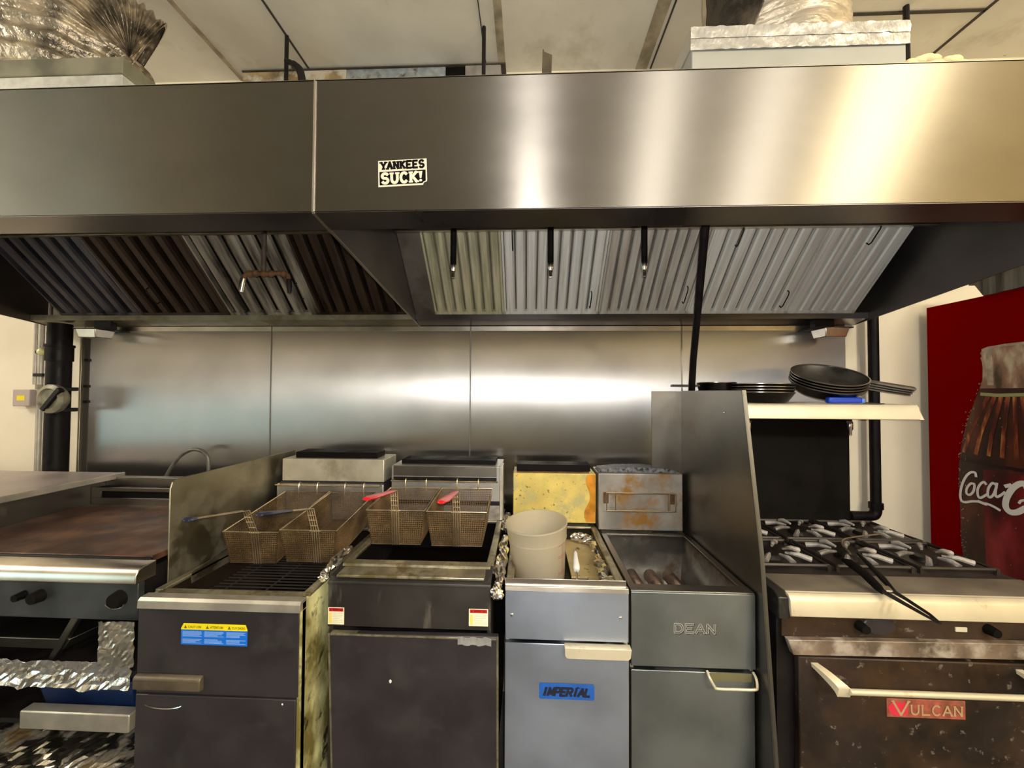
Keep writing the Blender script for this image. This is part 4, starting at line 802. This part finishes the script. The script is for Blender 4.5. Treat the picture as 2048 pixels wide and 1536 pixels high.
# fryer three
x0, x1, yf, zr = -0.069, 0.321, -0.800, 0.945
t = thing('deep_fryer', 'stainless fryer with a blue badge on its door and a yellowed flue', 'fryer', ((x0+x1)/2, -0.5, 0), 'row of deep fryers')
fryer_shell(t, x0, x1, yf, zr, M_STEELD, vatmat=M_VAT, rimmat=M_RIMG, vat_front=0.030, vat_back=-0.235)
MB().box(x0-0.001, x1-0.006, yf+0.004, yf+0.007, zr-0.01, 0.974).build('upstand', M_RAIL, t, 0.001)
MB().prism([(yf+0.03, zr+0.001), (yf+0.004, zr+0.010), (yf-0.004, zr+0.008), (yf-0.008, zr-0.006), (yf+0.03, zr-0.006)], 0, x0, x1).build('front_rim', M_RAIL, t, 0.001)
MB().box(x0, x1, yf-0.004, yf+0.012, 0.786, zr-0.006).build('front_panel', M_COOLSTEEL, t, 0.002)
for x in (-0.047, 0.295): MB().ball((x, yf-0.004, 0.862), 0.006, (1, 0.6, 1), 10, 6).build('bolt', M_CHROME, t)
d = MB().box(x0, x1, yf-0.006, yf+0.014, 0.15, 0.776).build('door', M_COOLSTEEL, t, 0.002)
MB().prism([(0.119, 0.778), (0.119, 0.754), (0.124, 0.746), (0.130, 0.744), (0.314, 0.744), (0.322, 0.752), (0.3245, 0.778)], 1, yf-0.026, yf-0.022).build('handle', M_CREAMRAIL, d, 0.0015)
MB().box(0.119, 0.3245, yf-0.024, yf, 0.772, 0.778).build('handle_top', M_CREAMRAIL, d, 0.001)
bd = rect(MB(), 0.040, 0.213, 0.606, 0.655, yf-0.0072, 0.006); bd = bd.build('badge', M_BADGE, d, smooth=False); bd['label'] = 'blue badge with black italic lettering'
h = MB()
for dx, dz in ((0, 0),):
    O = Vector((dx, yf-0.0064, dz)); text(h, 'IMPERIAL', 0.048, 0.618, 0.150, 0.023, 0.0080, O, UX, UZ, NY, 0.0012, gap=0.12, slant=0.28)
h.poly([(0.150, yf-0.0079, 0.642), (0.162, yf-0.0079, 0.647), (0.172, yf-0.0079, 0.642)])
h.build('lettering', M_BADGEINK, bd, smooth=False)
f = MB().box(x0+0.002, x1, -0.220, -0.062, 0.958, 1.190).build('flue', M_YELLOW, t, 0.004)
w8 = wobble(8)
og = MB().grid(lambda u, v: (0.318-(0.030+0.012*math.sin(v*9)+0.010*(1-v))*(1-u), -0.2216, 0.965+0.222*v), 3, 20); og.build('grease_streak', M_ORANGE, f)
MB().box(x0+0.02, x1-0.03, -0.215, -0.09, 1.190, 1.196).build('flue_rim', M_RUSTB, t)
MB().box(-0.052, 0.300, -0.20, -0.10, 1.196, 1.226).build('flue_cap', M_BLACK, t, 0.003)
MB().box(x0+0.03, x1-0.03, -0.762, -0.240, 0.800, 0.880).build('lid_tray', M_BLACK, t)

# fryer four
x0, x1, yf, zr = 0.340, 0.736, -0.755, 0.920
t = thing('deep_fryer', 'dull stainless fryer with an embossed name and an empty vat, beside the tall guard', 'fryer', ((x0+x1)/2, -0.5, 0), 'row of deep fryers')
xa, xb, va, vb = fryer_shell(t, x0, x1, yf, zr, M_STEELD, vatmat=mat('bare_vat', (0.26, 0.25, 0.225), 0.35, 0.95, var=0.25, vscale=6, grime=[((0.07, 0.035, 0.012), 0.55, 0.75, 5, (1, 1, 1))]), rimmat=M_GUARD, vat_front=0.045, vat_back=-0.245, rim_w=0.03)
MB().box(x0, x1, yf, yf+0.044, zr-0.006, zr+0.006).build('front_rim', M_GUARD, t, 0.002)
MB().box(x0, x1, yf-0.004, yf+0.012, 0.684, zr+0.002).build('front_panel', M_GREYSTEEL, t, 0.002)
d = MB().box(x0, x1-0.004, yf-0.004, yf+0.014, 0.15, 0.672).build('door', M_GREYSTEEL, t, 0.002)
MB().tube(smoothpath([(0.582, yf-0.004, 0.676), (0.582, yf-0.020, 0.668), (0.592, yf-0.030, 0.648), (0.602, yf-0.031, 0.641), (0.66, yf-0.031, 0.641), (0.715, yf-0.031, 0.642), (0.724, yf-0.030, 0.650), (0.727, yf-0.020, 0.668), (0.727, yf-0.004, 0.676)], 4), 0.0042, 8).build('handle', M_CREAMRAIL, d)
MB().box(0.592, 0.722, yf-0.0052, yf-0.004, 0.646, 0.672).build('handle_pocket', mat('pocket_olive', (0.22, 0.20, 0.10), 0.5, 0.4), d)
h = MB(); O = Vector((0, yf-0.004, 0)); text(h, 'DEAN', 0.478, 0.7965, 0.131, 0.0265, 0.0078, O, UX, UZ, NY, 0.0010, gap=0.24)
h.build('embossed_lettering', M_EMB, t, smooth=False)
h = MB(); text(h, 'DEAN', 0.478, 0.7965, 0.131, 0.0265, 0.0038, O, UX, UZ, NY, 0.0014, gap=0.24)
h.build('letter_core', M_GREYSTEEL, t, smooth=False)
h = MB(); O = Vector((0.0022, yf-0.004, -0.0022)); text(h, 'DEAN', 0.478, 0.7965, 0.131, 0.0265, 0.0078, O, UX, UZ, NY, 0.0006, gap=0.24)
h.build('letter_shadow', M_CHAR, t, smooth=False)  # dark shifted letter copy paints the shadow beside the raised name
for i, x in enumerate((0.44, 0.52, 0.60)):
    tb = MB().tube(smoothpath([(x, -0.64, 0.66), (x, -0.60, 0.772), (x+0.01, -0.50, 0.786), (x+0.012, -0.34, 0.782)], 5), 0.026, 14); tb.build('heating_tube', mat('heat_tinted_tube', (0.55, 0.40, 0.33), 0.26, 0.9, var=0.3, vscale=12), t)
f = MB().box(x0-0.007, x1-0.014, -0.222, -0.062, 0.930, 1.194).build('flue', M_RUST, t, 0.004)
w = MB()
for z in (1.029, 1.110): w.tube([(0.365, -0.250, z), (0.680, -0.250, z)], 0.0030, 6)
for x in (0.366, 0.406, 0.645, 0.652, 0.679): w.tube([(x, -0.250, 1.029), (x, -0.250, 1.110)], 0.0026, 6)
for x in (0.366, 0.679): w.tube([(x, -0.250, 1.10), (x, -0.222, 1.10)], 0.003, 6)
hg = w.build('basket_hanger', M_WIRE, f)
for x in (0.368, 0.672):
    MB().box(x-0.012, x+0.012, -0.2275, -0.222, 1.055, 1.108).build('rusty_bracket', M_RUSTB, f, 0.003)
cap = MB().prism([(0.335, 1.194), (0.345, 1.209), (0.43, 1.218), (0.55, 1.220), (0.66, 1.214), (0.695, 1.206), (0.70, 1.194)], 1, -0.20, -0.11); cap.build('flue_cap', mat('speckled_grey', (0.16, 0.16, 0.165), 0.6, 0.4, var=0.8, vscale=60), t, 0.002)

# ------------------------------------------------------------------ fry baskets
def fry_basket(label, xl, xr, yb, zb_, yf, zf, depth, xh, ytop, hend, gripmat, gripfrac):
    t = thing('fry_basket', label, 'fry basket', ((xl+xr)/2, (yb+yf)/2, min(zb_, zf)-depth), 'wire fry baskets')
    A, B, C, D = Vector((xl, yf, zf)), Vector((xr, yf, zf)), Vector((xr, yb, zb_)), Vector((xl, yb, zb_))
    c = (A+B+C+D)/4; dn = Vector((0, 0, -depth))
    low = [c+Vector(((p-c).x*0.84, (p-c).y*0.90, (p-c).z))+dn for p in (A, B, C, D)]; a, b_, cc, d = low
    m = MB()
    def face(p, q, r, s, nu, nv):   # p-q top edge, s-r bottom edge
        for i in range(nu+1): u = i/nu; m.bar(p.lerp(q, u), s.lerp(r, u), 0.0009)
        for j in range(nv+1): v = j/nv; m.bar(p.lerp(s, v), q.lerp(r, v), 0.0009)
    nx, ny, nz = 26, 42, 16
    face(A, B, b_, a, nx, nz); face(D, C, cc, d, nx, nz); face(A, D, d, a, ny, nz); face(B, C, cc, b_, ny, nz); face(a, b_, cc, d, nx, ny)
    m.build('wire_mesh', M_MESH, t, smooth=False)
    r = MB(); r.tube([A, B, C, D, A], 0.0034, 8); r.build('rim_wire', M_WIREB, t)
    r = MB(); r.tube([a, b_, cc, d, a], 0.0026, 8); r.build('base_wire', M_WIRE, t)
    # flat wire strap up the front, folded out to the handle
    xw = [xh+k*0.0085 for k in (-1.5, -0.5, 0.5, 1.5)]; s = MB()
    for x in xw:
        s.tube([(x, a.y-0.004, a.z-0.002), (x, yf-0.006, zf), (x, ytop, hend[0])], 0.0020, 6)
    for k in (0.25, 0.5, 0.72): s.tube([(xw[0], yf-0.006+(ytop-yf)*k, zf+(hend[0]-zf)*k), (xw[3], yf-0.006+(ytop-yf)*k, zf+(hend[0]-zf)*k)], 0.0018, 6)
    s.tube([(xw[0]-0.008, yf-0.006, zf), (xw[3]+0.008, yf-0.006, zf)], 0.0026, 6)
    s.build('front_strap', M_WIREB, t)
    y1, z1 = hend[1], hend[2]
    H = lambda k: Vector((xh, ytop+(y1-ytop)*k, hend[0]+(z1-hend[0])*k))
    s = MB()
    for dx in (-0.0085, 0.0085): s.tube([H(0)+Vector((dx*1.4, 0, 0)), H(0.5)+Vector((dx, 0, 0)), H(1)+Vector((dx*0.9, 0, 0))], 0.0026, 6)
    hd = s.build('handle', M_WIRE, t)
    g0 = 1-gripfrac; g = MB()
    for k in range(8):
        pass
    P = [H(g0+(1-g0)*k/7) for k in range(8)]; rr = [0.009, 0.011, 0.0115, 0.012, 0.013, 0.014, 0.0145, 0.010]
    i0 = len(g.v); seg = 12
    for p, q in zip(P, rr):
        for k in range(seg): g.v.append(p+Vector((q*1.35*math.cos(2*math.pi*k/seg), 0, q*0.55*math.sin(2*math.pi*k/seg))))
    for i in range(7):
        for k in range(seg): g.f.append([i0+i*seg+k, i0+i*seg+(k+1) % seg, i0+(i+1)*seg+(k+1) % seg, i0+(i+1)*seg+k])
    g.f.append([i0+k for k in range(seg)]); g.f.append([i0+7*seg+k for k in range(seg)])
    g.build('grip', gripmat, hd)
    for x in (xl+(xr-xl)*0.3, xl+(xr-xl)*0.72):
        MB().tube(smoothpath([(x, yb, zb_-0.02), (x, yb-0.001, zb_+0.018), (x, yb+0.006, zb_+0.040), (x, yb+0.018, zb_+0.036)], 4), 0.0026, 6).build('hook', M_WIREB, t)
fry_basket('wire basket with a thin dark handle, leftmost, over the fryer with the blue label', -1.130, -0.922, -0.285, 1.102, -0.650, 1.047, 0.120, -1.005, -0.700, (1.142, -0.94, 1.188), M_NAVYGRIP, 0.12)
fry_basket('wire basket with a dark navy grip, second from left over the blue-label fryer', -0.913, -0.700, -0.285, 1.102, -0.650, 1.058, 0.122, -0.776, -0.690, (1.150, -0.95, 1.212), M_NAVYGRIP, 0.55)
fry_basket('wire basket with the left red grip, over the fryer with warning labels', -0.627, -0.399, -0.300, 1.130, -0.560, 1.109, 0.135, -0.512, -0.580, (1.190, -0.83, 1.228), M_REDGRIP, 0.96)
fry_basket('wire basket with the right red grip, over the fryer with warning labels', -0.390, -0.158, -0.300, 1.132, -0.560, 1.107, 0.135, -0.272, -0.580, (1.190, -0.83, 1.222), M_REDGRIP, 0.96)

# ------------------------------------------------------------------ things in fryer three
t = thing('food_container', 'frosted round plastic container standing in the third fryer', 'container', (0.045, -0.60, 0.884))
Mt = Matrix.Translation((0.047, -0.60, 0.884)) @ Matrix.Rotation(rad(-3.5), 4, 'Y') @ Matrix.Rotation(rad(4), 4, 'X')
prof = [(0.0001, 0.0), (0.086, 0.0), (0.093, 0.008), (0.105, 0.155), (0.107, 0.160), (0.112, 0.205), (0.1145, 0.208), (0.1145, 0.213), (0.110, 0.213), (0.1085, 0.205), (0.103, 0.158), (0.101, 0.152), (0.090, 0.012), (0.0001, 0.010)]
MB().lathe(prof, Mt, 48).build('body', M_FROST, t)
MB().lathe([(0.1055, 0.158), (0.1085, 0.158), (0.1085, 0.162), (0.1055, 0.162)], Mt, 48, closed=True).build('ridge', M_FROST, t)
mk = MB()
for hz in (0.045, 0.105, 0.150):
    rr = 0.0935+0.0115*(hz/0.155)+0.0006
    for dz in (0, 0.006):
        arcp = [Mt @ Vector((rr*math.cos(rad(a)), rr*math.sin(rad(a)), hz+dz)) for a in range(-48, -22, 6)]
        for p, q_ in zip(arcp[:-1], arcp[1:]): mk.poly([p, q_, q_+Vector((0, 0, 0.0018)), p+Vector((0, 0, 0.0018))])
for a in (-36,):
    for hz in range(20, 150, 4):
        r0 = 0.0935+0.0115*(hz/155)+0.0006
        p = Mt @ Vector((r0*math.cos(rad(a)), r0*math.sin(rad(a)), hz/1000)); mk.poly([p, p+Vector((0.0015, 0.001, 0)), p+Vector((0.0015, 0.001, 0.003)), p+Vector((0, 0, 0.003))])
mk.build('volume_marks', mat('faded_red_print', srgb(170, 90, 90), 0.5), t, smooth=False)
t = thing('frying_thermometer', 'white-handled probe leaning in the third fryer beside the container', 'thermometer', (0.17, -0.66, 0.89))
MB().tube([(0.180, -0.590, 0.978), (0.179, -0.600, 0.974), (0.177, -0.625, 0.963), (0.176, -0.650, 0.953), (0.1745, -0.662, 0.948), (0.174, -0.670, 0.944)], [0.004, 0.0075, 0.0095, 0.0125, 0.0125, 0.009], 14).build('handle', M_WHITE, t)
MB().tube([(0.174, -0.668, 0.945), (0.171, -0.755, 0.892)], 0.0030, 8).build('probe', M_CHROME, t)
mb = MB().hexa([(0.165, -0.60, 0.884), (0.295, -0.60, 0.884), (0.295, -0.255, 0.884), (0.165, -0.255, 0.884)], [(0.165, -0.60, 0.892), (0.295, -0.60, 0.892), (0.295, -0.255, 0.896), (0.165, -0.255, 0.896)])
mb.hexa([(0.225, -0.735, 0.884), (0.295, -0.735, 0.884), (0.295, -0.60, 0.884), (0.225, -0.60, 0.884)], [(0.225, -0.735, 0.891), (0.295, -0.735, 0.891), (0.295, -0.60, 0.891), (0.225, -0.60, 0.891)])
single(mb, 'tan_board', M_TAN, 'greasy tan liner lying behind the white-handled probe in the third fryer', 'liner')
def foil_lump(pts, r, seed, label, material=M_FOIL):
    P = smoothpath(pts, 7); n = len(P); w = wobble(seed); rn = random.Random(seed); mb = MB(); seg = 14
    for i, p in enumerate(P):
        tt = (P[min(i+1, n-1)]-P[max(i-1, 0)]).normalized(); a = tt.cross(Vector((0, 0, 1))).normalized(); bb = a.cross(tt)
        e = 0.35+0.65*math.sin(math.pi*min(1, (i+0.6)/(n))*1.0)**0.4
        for k in range(seg):
            an = 2*math.pi*k/seg; rr = r*e*(1+0.30*w(p*2+Vector((math.cos(an), math.sin(an), 0))*0.05)+rn.uniform(-0.28, 0.28)); mb.v.append(p+a*math.cos(an)*rr+bb*math.sin(an)*rr*0.8)
    for i in range(n-1):
        for k in range(seg): mb.f.append([i*seg+k, i*seg+(k+1) % seg, (i+1)*seg+(k+1) % seg, (i+1)*seg+k])
    mb.f.append(list(range(seg))); mb.f.append([(n-1)*seg+k for k in range(seg)])
    o = single(mb, 'foil_roll', material, label, 'foil', 'crumpled foil packed around the fryers'); o.data.polygons.foreach_set('use_smooth', [False]*len(o.data.polygons)); return o
foil_lump([(-0.096, -0.18, 0.985), (-0.094, -0.28, 0.975), (-0.092, -0.36, 0.968)], 0.018, 51, 'small crumpled foil knot at the back left of the third fryer')
foil_lump([(-0.092, -0.42, 0.963), (-0.093, -0.56, 0.962), (-0.094, -0.72, 0.962), (-0.094, -0.805, 0.950), (-0.092, -0.835, 0.925)], 0.019, 52, 'long crumpled foil roll plugging the gap left of the frosted container')
foil_lump([(0.205, -0.275, 0.915), (0.245, -0.30, 0.922), (0.288, -0.33, 0.915), (0.293, -0.42, 0.905)], 0.024, 53, 'crumpled foil behind the probe, at the back right of the third fryer')
foil_lump([(0.284, -0.48, 0.915), (0.280, -0.58, 0.920), (0.278, -0.68, 0.922), (0.270, -0.738, 0.925), (0.235, -0.742, 0.922)], 0.024, 54, 'crumpled foil at the front right corner of the third fryer', M_FOILD)
foil_lump([(-0.661, -0.400, 0.985), (-0.661, -0.440, 0.985)], 0.013, 55, 'small white foil tuft at the back left of the fryer with warning labels')
foil_lump([(-0.660, -0.620, 0.988), (-0.661, -0.72, 0.986), (-0.661, -0.795, 0.970), (-0.660, -0.815, 0.958)], 0.015, 56, 'bright foil plug between the two black-fronted fryers')

# ------------------------------------------------------------------ stove
x0, x1 = 0.790, 1.675; ZS = 0.945
t = thing('stove', 'old brown-black range with a red nameplate, right of the tall splash guard', 'stove', ((x0+x1)/2, -0.45, 0))
MB().box(x0, x1-0.02, -0.775, -0.06, 0.12, ZS-0.012).build('body', M_BLKSTEEL, t)
MB().box(x0, x1, -0.70, -0.05, ZS-0.012, ZS-0.004).build('cooktop', M_STOVETOP, t)
MB().prism([(-0.655, ZS), (-0.770, ZS+0.003), (-0.785, ZS+0.001), (-0.785, ZS-0.02), (-0.655, 0.90)], 0, 0.818, x1).build('rail_top', mat('rail_top', (0.22, 0.185, 0.145), 0.45, 0.4, var=0.2, vscale=10), t)
MB().prism([(-0.776, ZS+0.0032), (-0.792, ZS-0.001), (-0.802, ZS-0.014), (-0.806, 0.884), (-0.800, 0.880), (-0.786, ZS-0.022)], 0, 0.817, x1+0.001).build('front_rail', M_CREAMRAIL, t, 0.001)
MB().prism([(-0.655, ZS), (-0.770, ZS+0.001), (-0.795, ZS-0.01), (-0.798, 0.87), (-0.655, 0.87)], 0, 0.786, 0.817).build('rail_end', M_CHARG, t, 0.003)
MB().box(0.80, x1, -0.786, -0.775, 0.812, 0.882).build('control_panel', M_STOVE, t)
for x in (1.035, 1.415): MB().tube([(x, -0.786, 0.852), (x, -0.812, 0.852)], [0.016, 0.013], 12).build('knob', M_BLACK, t)
ov = MB().lathe([(0.0001, 0), (0.045, 0), (0.042, 0.003), (0.0001, 0.003)], Matrix.Translation((1.095, -0.786, 0.852)) @ Matrix.Rotation(rad(90), 4, 'X') @ Matrix.Diagonal((1.1, 0.62, 1, 1)), 20); ov.build('blank_plate', M_CHAR, t)
MB().box(1.318, 1.352, -0.790, -0.786, 0.842, 0.856).build('white_tag', M_PAPER, t, 0.001)
sp_ = MB().prism([(0.806, 0.812), (0.822, 0.766), (x1, 0.776), (x1, 0.824)], 1, -0.806, -0.786).build('trim_strip', M_STRIP, t, 0.002)
d = MB().box(0.842, x1-0.04, -0.800, -0.776, 0.20, 0.758).build('oven_door', M_STOVE, t, 0.004)
bars = MB().tube([(0.945, -0.858, 0.700), (1.545, -0.858, 0.700)], 0.0085, 12); hd = bars.build('handle', M_CREAMRAIL, d)
for x in (0.905, 1.505):
    mb = MB(); P = smoothpath([(x-0.018, -0.800, 0.738), (x-0.002, -0.828, 0.728), (x+0.018, -0.852, 0.710), (x+0.028, -0.858, 0.697)], 4)
    for i, p in enumerate(P): pass
    n = len(P)
    for i, p in enumerate(P):
        wd = 0.010+0.008*(i/(n-1)); mb.v += [p+Vector((-wd, 0, 0.004+0.006*i/n)), p+Vector((wd, 0, 0.004+0.006*i/n)), p+Vector((wd, 0.006, -0.006-0.012*i/n)), p+Vector((-wd, 0.006, -0.006-0.012*i/n))]
    for i in range(n-1):
        for k in range(4): mb.f.append([i*4+k, i*4+(k+1) % 4, (i+1)*4+(k+1) % 4, (i+1)*4+k])
    mb.f += [[0, 1, 2, 3], [(n-1)*4+k for k in range(4)]]
    mb.build('handle_bracket', M_CREAMRAIL, hd)
np_ = MB().box(1.099, 1.328, -0.8025, -0.800, 0.588, 0.643).build('nameplate', M_PLATE, d, 0.001); np_['label'] = 'worn red nameplate with pale letters'
h = MB(); h.poly([(1.101, -0.8030, 0.618), (1.115, -0.8030, 0.633), (1.160, -0.8030, 0.633), (1.160, -0.8030, 0.598), (1.128, -0.8030, 0.592), (1.108, -0.8030, 0.601)]); h.build('red_field', M_PLATERED, np_, smooth=False)
h = MB(); O = Vector((0, -0.8025, 0)); text(h, 'V', 1.116, 0.596, 0.046, 0.041, 0.0065, O, UX, UZ, NY, 0.0011, slab=0.004); text(h, 'ULCAN', 1.168, 0.599, 0.150, 0.028, 0.0050, O, UX, UZ, NY, 0.0011, gap=0.28, slab=0.003)
h.build('lettering', M_PLATELET, np_, smooth=False)
MB().box(0.795, 1.560, -0.115, -0.062, ZS-0.004, 1.470).build('backguard', M_BLACK, t, 0.002)
shp = MB().prism([(-0.10, 1.532), (-0.365, 1.530), (-0.388, 1.527), (-0.397, 1.516), (-0.400, 1.468), (-0.394, 1.466), (-0.385, 1.512), (-0.10, 1.520)], 0, 0.790, 1.610)
shp.build('high_shelf', M_WHITESHELF, t, 0.001)
MB().hexa([(1.610, -0.400, 1.466), (1.628, -0.400, 1.466), (1.628, -0.10, 1.466), (1.610, -0.10, 1.466)], [(1.608, -0.385, 1.530), (1.612, -0.385, 1.530), (1.612, -0.10, 1.530), (1.608, -0.10, 1.530)]).build('shelf_end', M_WHITESHELF, t, 0.002)
mb = MB()
for x in (0.83, 1.52): mb.prism([(-0.115, 1.44), (-0.115, 1.515), (-0.36, 1.515), (-0.35, 1.50)], 0, x, x+0.006)
mb.build('shelf_bracket', M_BLKSTEEL, t)
mb = MB()
for x in (x0+0.05, x1-0.07):
    for y in (-0.72, -0.12): mb.tube([(x, y, 0), (x, y, 0.125)], 0.022, 8)
mb.build('leg', M_BLKSTEEL, t)
gl = ['front-row burner grate beside the tall splash guard', 'front-row burner grate behind the tongs, middle of the stove', 'front-row burner grate at the stove\'s right edge', 'back-row burner grate beside the tall splash guard', 'back-row burner grate in the middle, before the backguard', 'back-row burner grate by the wall pipe elbow']
i = 0
for y in (-0.500, -0.240):
    for x in (0.945, 1.230, 1.515):
        g = thing('burner_grate', gl[i], 'burner grate', (x, y, ZS-0.004), 'burner grates on the stove'); i += 1
        m = MB(); hx, hy = 0.128, 0.116; zt = ZS+0.022
        m.tube([(x-hx, y-hy, zt-0.008), (x+hx, y-hy, zt-0.008), (x+hx, y+hy, zt-0.008), (x-hx, y+hy, zt-0.008), (x-hx, y-hy, zt-0.008)], 0.007, 6)
        for cx, cy in ((-1, -1), (1, -1), (1, 1), (-1, 1)): m.box(x+cx*hx-0.006, x+cx*hx+0.006, y+cy*hy-0.006, y+cy*hy+0.006, ZS-0.004, zt-0.004)
        m.build('frame', M_STOVETOP, g)
        m = MB()
        for k in range(8):
            a = rad(k*45+8); ca, sa = math.cos(a), math.sin(a); ro = 0.126 if k % 2 == 0 else 0.140
            m.tube([(x+ca*ro*0.92, y+sa*ro*0.85, zt-0.006), (x+ca*0.085, y+sa*0.085, zt+0.003), (x+ca*0.045, y+sa*0.045, zt)], [0.010, 0.009, 0.0045], 8)
        m.build('finger', M_GRATE, g)
        m = MB().lathe([(0.0001, zt-0.010), (0.030, zt-0.012), (0.038, zt-0.020), (0.040, ZS-0.004), (0.0001, ZS-0.004)], Matrix.Translation((x, y, 0)), 20); m.build('burner_head', M_BLKSTEEL, g)
# tongs lying over the front rail
t = thing('tongs', 'black tongs lying across the pale front rail of the stove', 'tongs', (1.10, -0.78, ZS))
zz = ZS+0.012
MB().tube([(1.105, -0.640, zz+0.034), (1.108, -0.665, zz+0.034), (1.107, -0.72, zz+0.026), (1.098, -0.78, zz+0.010), (1.094, -0.80, zz+0.006)], [0.006, 0.0135, 0.0135, 0.012, 0.008], 10).build('grip', M_BLACK, t)
MB().tube([(1.205, -0.580, zz+0.034), (1.185, -0.640, zz+0.028), (1.155, -0.735, zz+0.014), (1.130, -0.80, zz+0.006)], [0.005, 0.007, 0.009, 0.006], 8).build('arm', M_BLKSTEEL, t)
MB().tube([(1.096, -0.79, zz+0.008), (1.108, -0.835, zz), (1.118, -0.905, zz-0.006), (1.122, -0.935, zz-0.008)], [0.007, 0.006, 0.004, 0.003], 8).build('tip', M_BLKSTEEL, t)
MB().tube([(1.130, -0.80, zz+0.006), (1.133, -0.835, zz+0.002), (1.132, -0.90, zz-0.004), (1.124, -0.935, zz-0.008)], [0.006, 0.005, 0.004, 0.003], 8).build('tip', M_BLKSTEEL, t)
MB().hexa([(1.100, -0.80, zz), (1.135, -0.80, zz), (1.135, -0.775, zz), (1.100, -0.775, zz)], [(1.102, -0.80, zz+0.010), (1.133, -0.80, zz+0.010), (1.133, -0.775, zz+0.014), (1.102, -0.775, zz+0.014)]).build('hinge', M_RAIL, t, 0.002)
single(MB().tube(smoothpath([(1.195, -0.56, ZS+0.036), (1.245, -0.46, ZS+0.036), (1.30, -0.41, ZS+0.036), (1.40, -0.375, ZS+0.037), (1.48, -0.36, ZS+0.040)], 6), 0.0032, 8), 'bent_wire', M_WIREB, 'thin bent wire lying on the burner grates behind the tongs', 'wire')
# nozzles under the high shelf
for x, lb in ((0.978, 'small white-tipped nozzle under the shelf edge, beside the tall splash guard'), (1.412, 'small white-tipped nozzle under the shelf at the backguard\'s right end')):
    g = thing('range_nozzle', lb, 'nozzle', (x, -0.30, 1.385), 'nozzles under the stove shelf')
    MB().tube([(x, -0.30, 1.45), (x, -0.30, 1.515)], 0.008, 8).build('stem', M_BLKSTEEL, g)
    MB().lathe([(0.0001, 1.390), (0.0065, 1.390), (0.007, 1.410), (0.0115, 1.418), (0.0115, 1.448), (0.008, 1.453), (0.0001, 1.453)], Matrix.Translation((x, -0.30, 0)), 12).build('tip', M_CHROME, g)

# ------------------------------------------------------------------ pans on the shelf
def pan(label, M, r, depth, hl, hdir, group, inmat=M_PANIN, droop=0.0):
    loc = M.translation.copy(); t = thing('frying_pan', label, 'frying pan', loc, group)
    prof = [(0.0001, 0), (r*0.74, 0), (r*0.80, 0.006), (r*0.97, depth-0.004), (r, depth), (r, depth+0.003), (r*0.975, depth+0.003), (r*0.965, depth-0.003)]
    MB().lathe(prof, M, 44).build('body', M_PAN, t)
    MB().lathe([(r*0.972, depth), (r*0.945, depth-0.006), (r*0.79, 0.009), (r*0.72, 0.005), (0.0001, 0.005)], M, 44).build('inside', inmat, t)
    MB().lathe([(r*0.968, depth+0.001), (r*1.004, depth+0.001), (r*1.004, depth+0.0045), (r*0.968, depth+0.0045)], M, 44, closed=True).build('rim', mat('pan_rim', (0.26, 0.23, 0.19), 0.3, 0.8), t)
    c, s = math.cos(hdir), math.sin(hdir); H = []
    for k in range(9):
        u = k/8; rr = r*0.95+hl*u; H.append(M @ Vector((c*rr, s*rr, depth-0.012-droop*u*hl)))
    up = (M.to_3x3() @ Vector((0, 0, 1))); sd = (M.to_3x3() @ Vector((-s, c, 0))); mb = MB()
    for k, p in enumerate(H):
        wd = 0.010+0.007*math.sin(k/8*2.6); th = 0.0045
        mb.v += [p+sd*wd-up*th, p+sd*wd*0.7+up*th, p-sd*wd*0.7+up*th, p-sd*wd-up*th]
    for k in range(8):
        for j in range(4): mb.f.append([k*4+j, k*4+(j+1) % 4, (k+1)*4+(j+1) % 4, (k+1)*4+j])
    mb.f += [[0, 1, 2, 3], [35, 34, 33, 32]]
    mb.build('handle', M_PANH, t, 0.002)
    return t
tilt = Matrix.Rotation(rad(-2), 4, 'Y') @ Matrix.Rotation(rad(23), 4, 'X')
axis = tilt @ Vector((0, 0, 1))
tl_ = ['topmost of the tilted frying pans, its inside showing', 'second frying pan down in the tilted stack', 'third frying pan down in the tilted stack', 'lowest frying pan in the tilted stack']
for k in range(4):
    base = Vector((1.340, -0.265, 1.614))-axis*(0.0120*k)
    pan(tl_[k], Matrix.Translation(base) @ tilt, 0.140, 0.046, 0.165, rad(-22+1.5*k), 'tilted stack of frying pans', droop=0.10)
fl_ = ['topmost of the four flat black pans on the shelf', 'second from the top of the flat black pans', 'third from the top of the flat black pans', 'bottom one of the four flat black pans']
for k in range(4):
    pan(fl_[k], Matrix.Translation((1.065, -0.245, 1.569-0.0123*k)) @ Matrix.Rotation(rad(0.5), 4, 'Y'), 0.128-0.0*k, 0.043, 0.06, rad(60+5*k), 'flat stack of black pans')
pan('deep black pan whose handle pokes out over the tall splash guard', Matrix.Translation((0.905, -0.165, 1.5325)), 0.085, 0.088, 0.135, rad(183), 'flat stack of black pans')
t = thing('spatula', 'spatula with a bright blue handle under the tilted pans on the shelf', 'spatula', (1.35, -0.372, 1.5325))
MB().box(1.262, 1.398, -0.384, -0.358, 1.5325, 1.558).build('handle', M_BLUE, t, 0.006)
MB().box(1.398, 1.412, -0.380, -0.362, 1.535, 1.553).build('ferrule', mat('pale_blue', srgb(90, 140, 225), 0.4), t, 0.003)
MB().hexa([(1.412, -0.374, 1.5325), (1.49, -0.378, 1.531), (1.49, -0.352, 1.531), (1.412, -0.366, 1.5325)], [(1.412, -0.374, 1.538), (1.49, -0.378, 1.534), (1.49, -0.352, 1.534), (1.412, -0.366, 1.538)]).build('blade', M_BLKSTEEL, t)
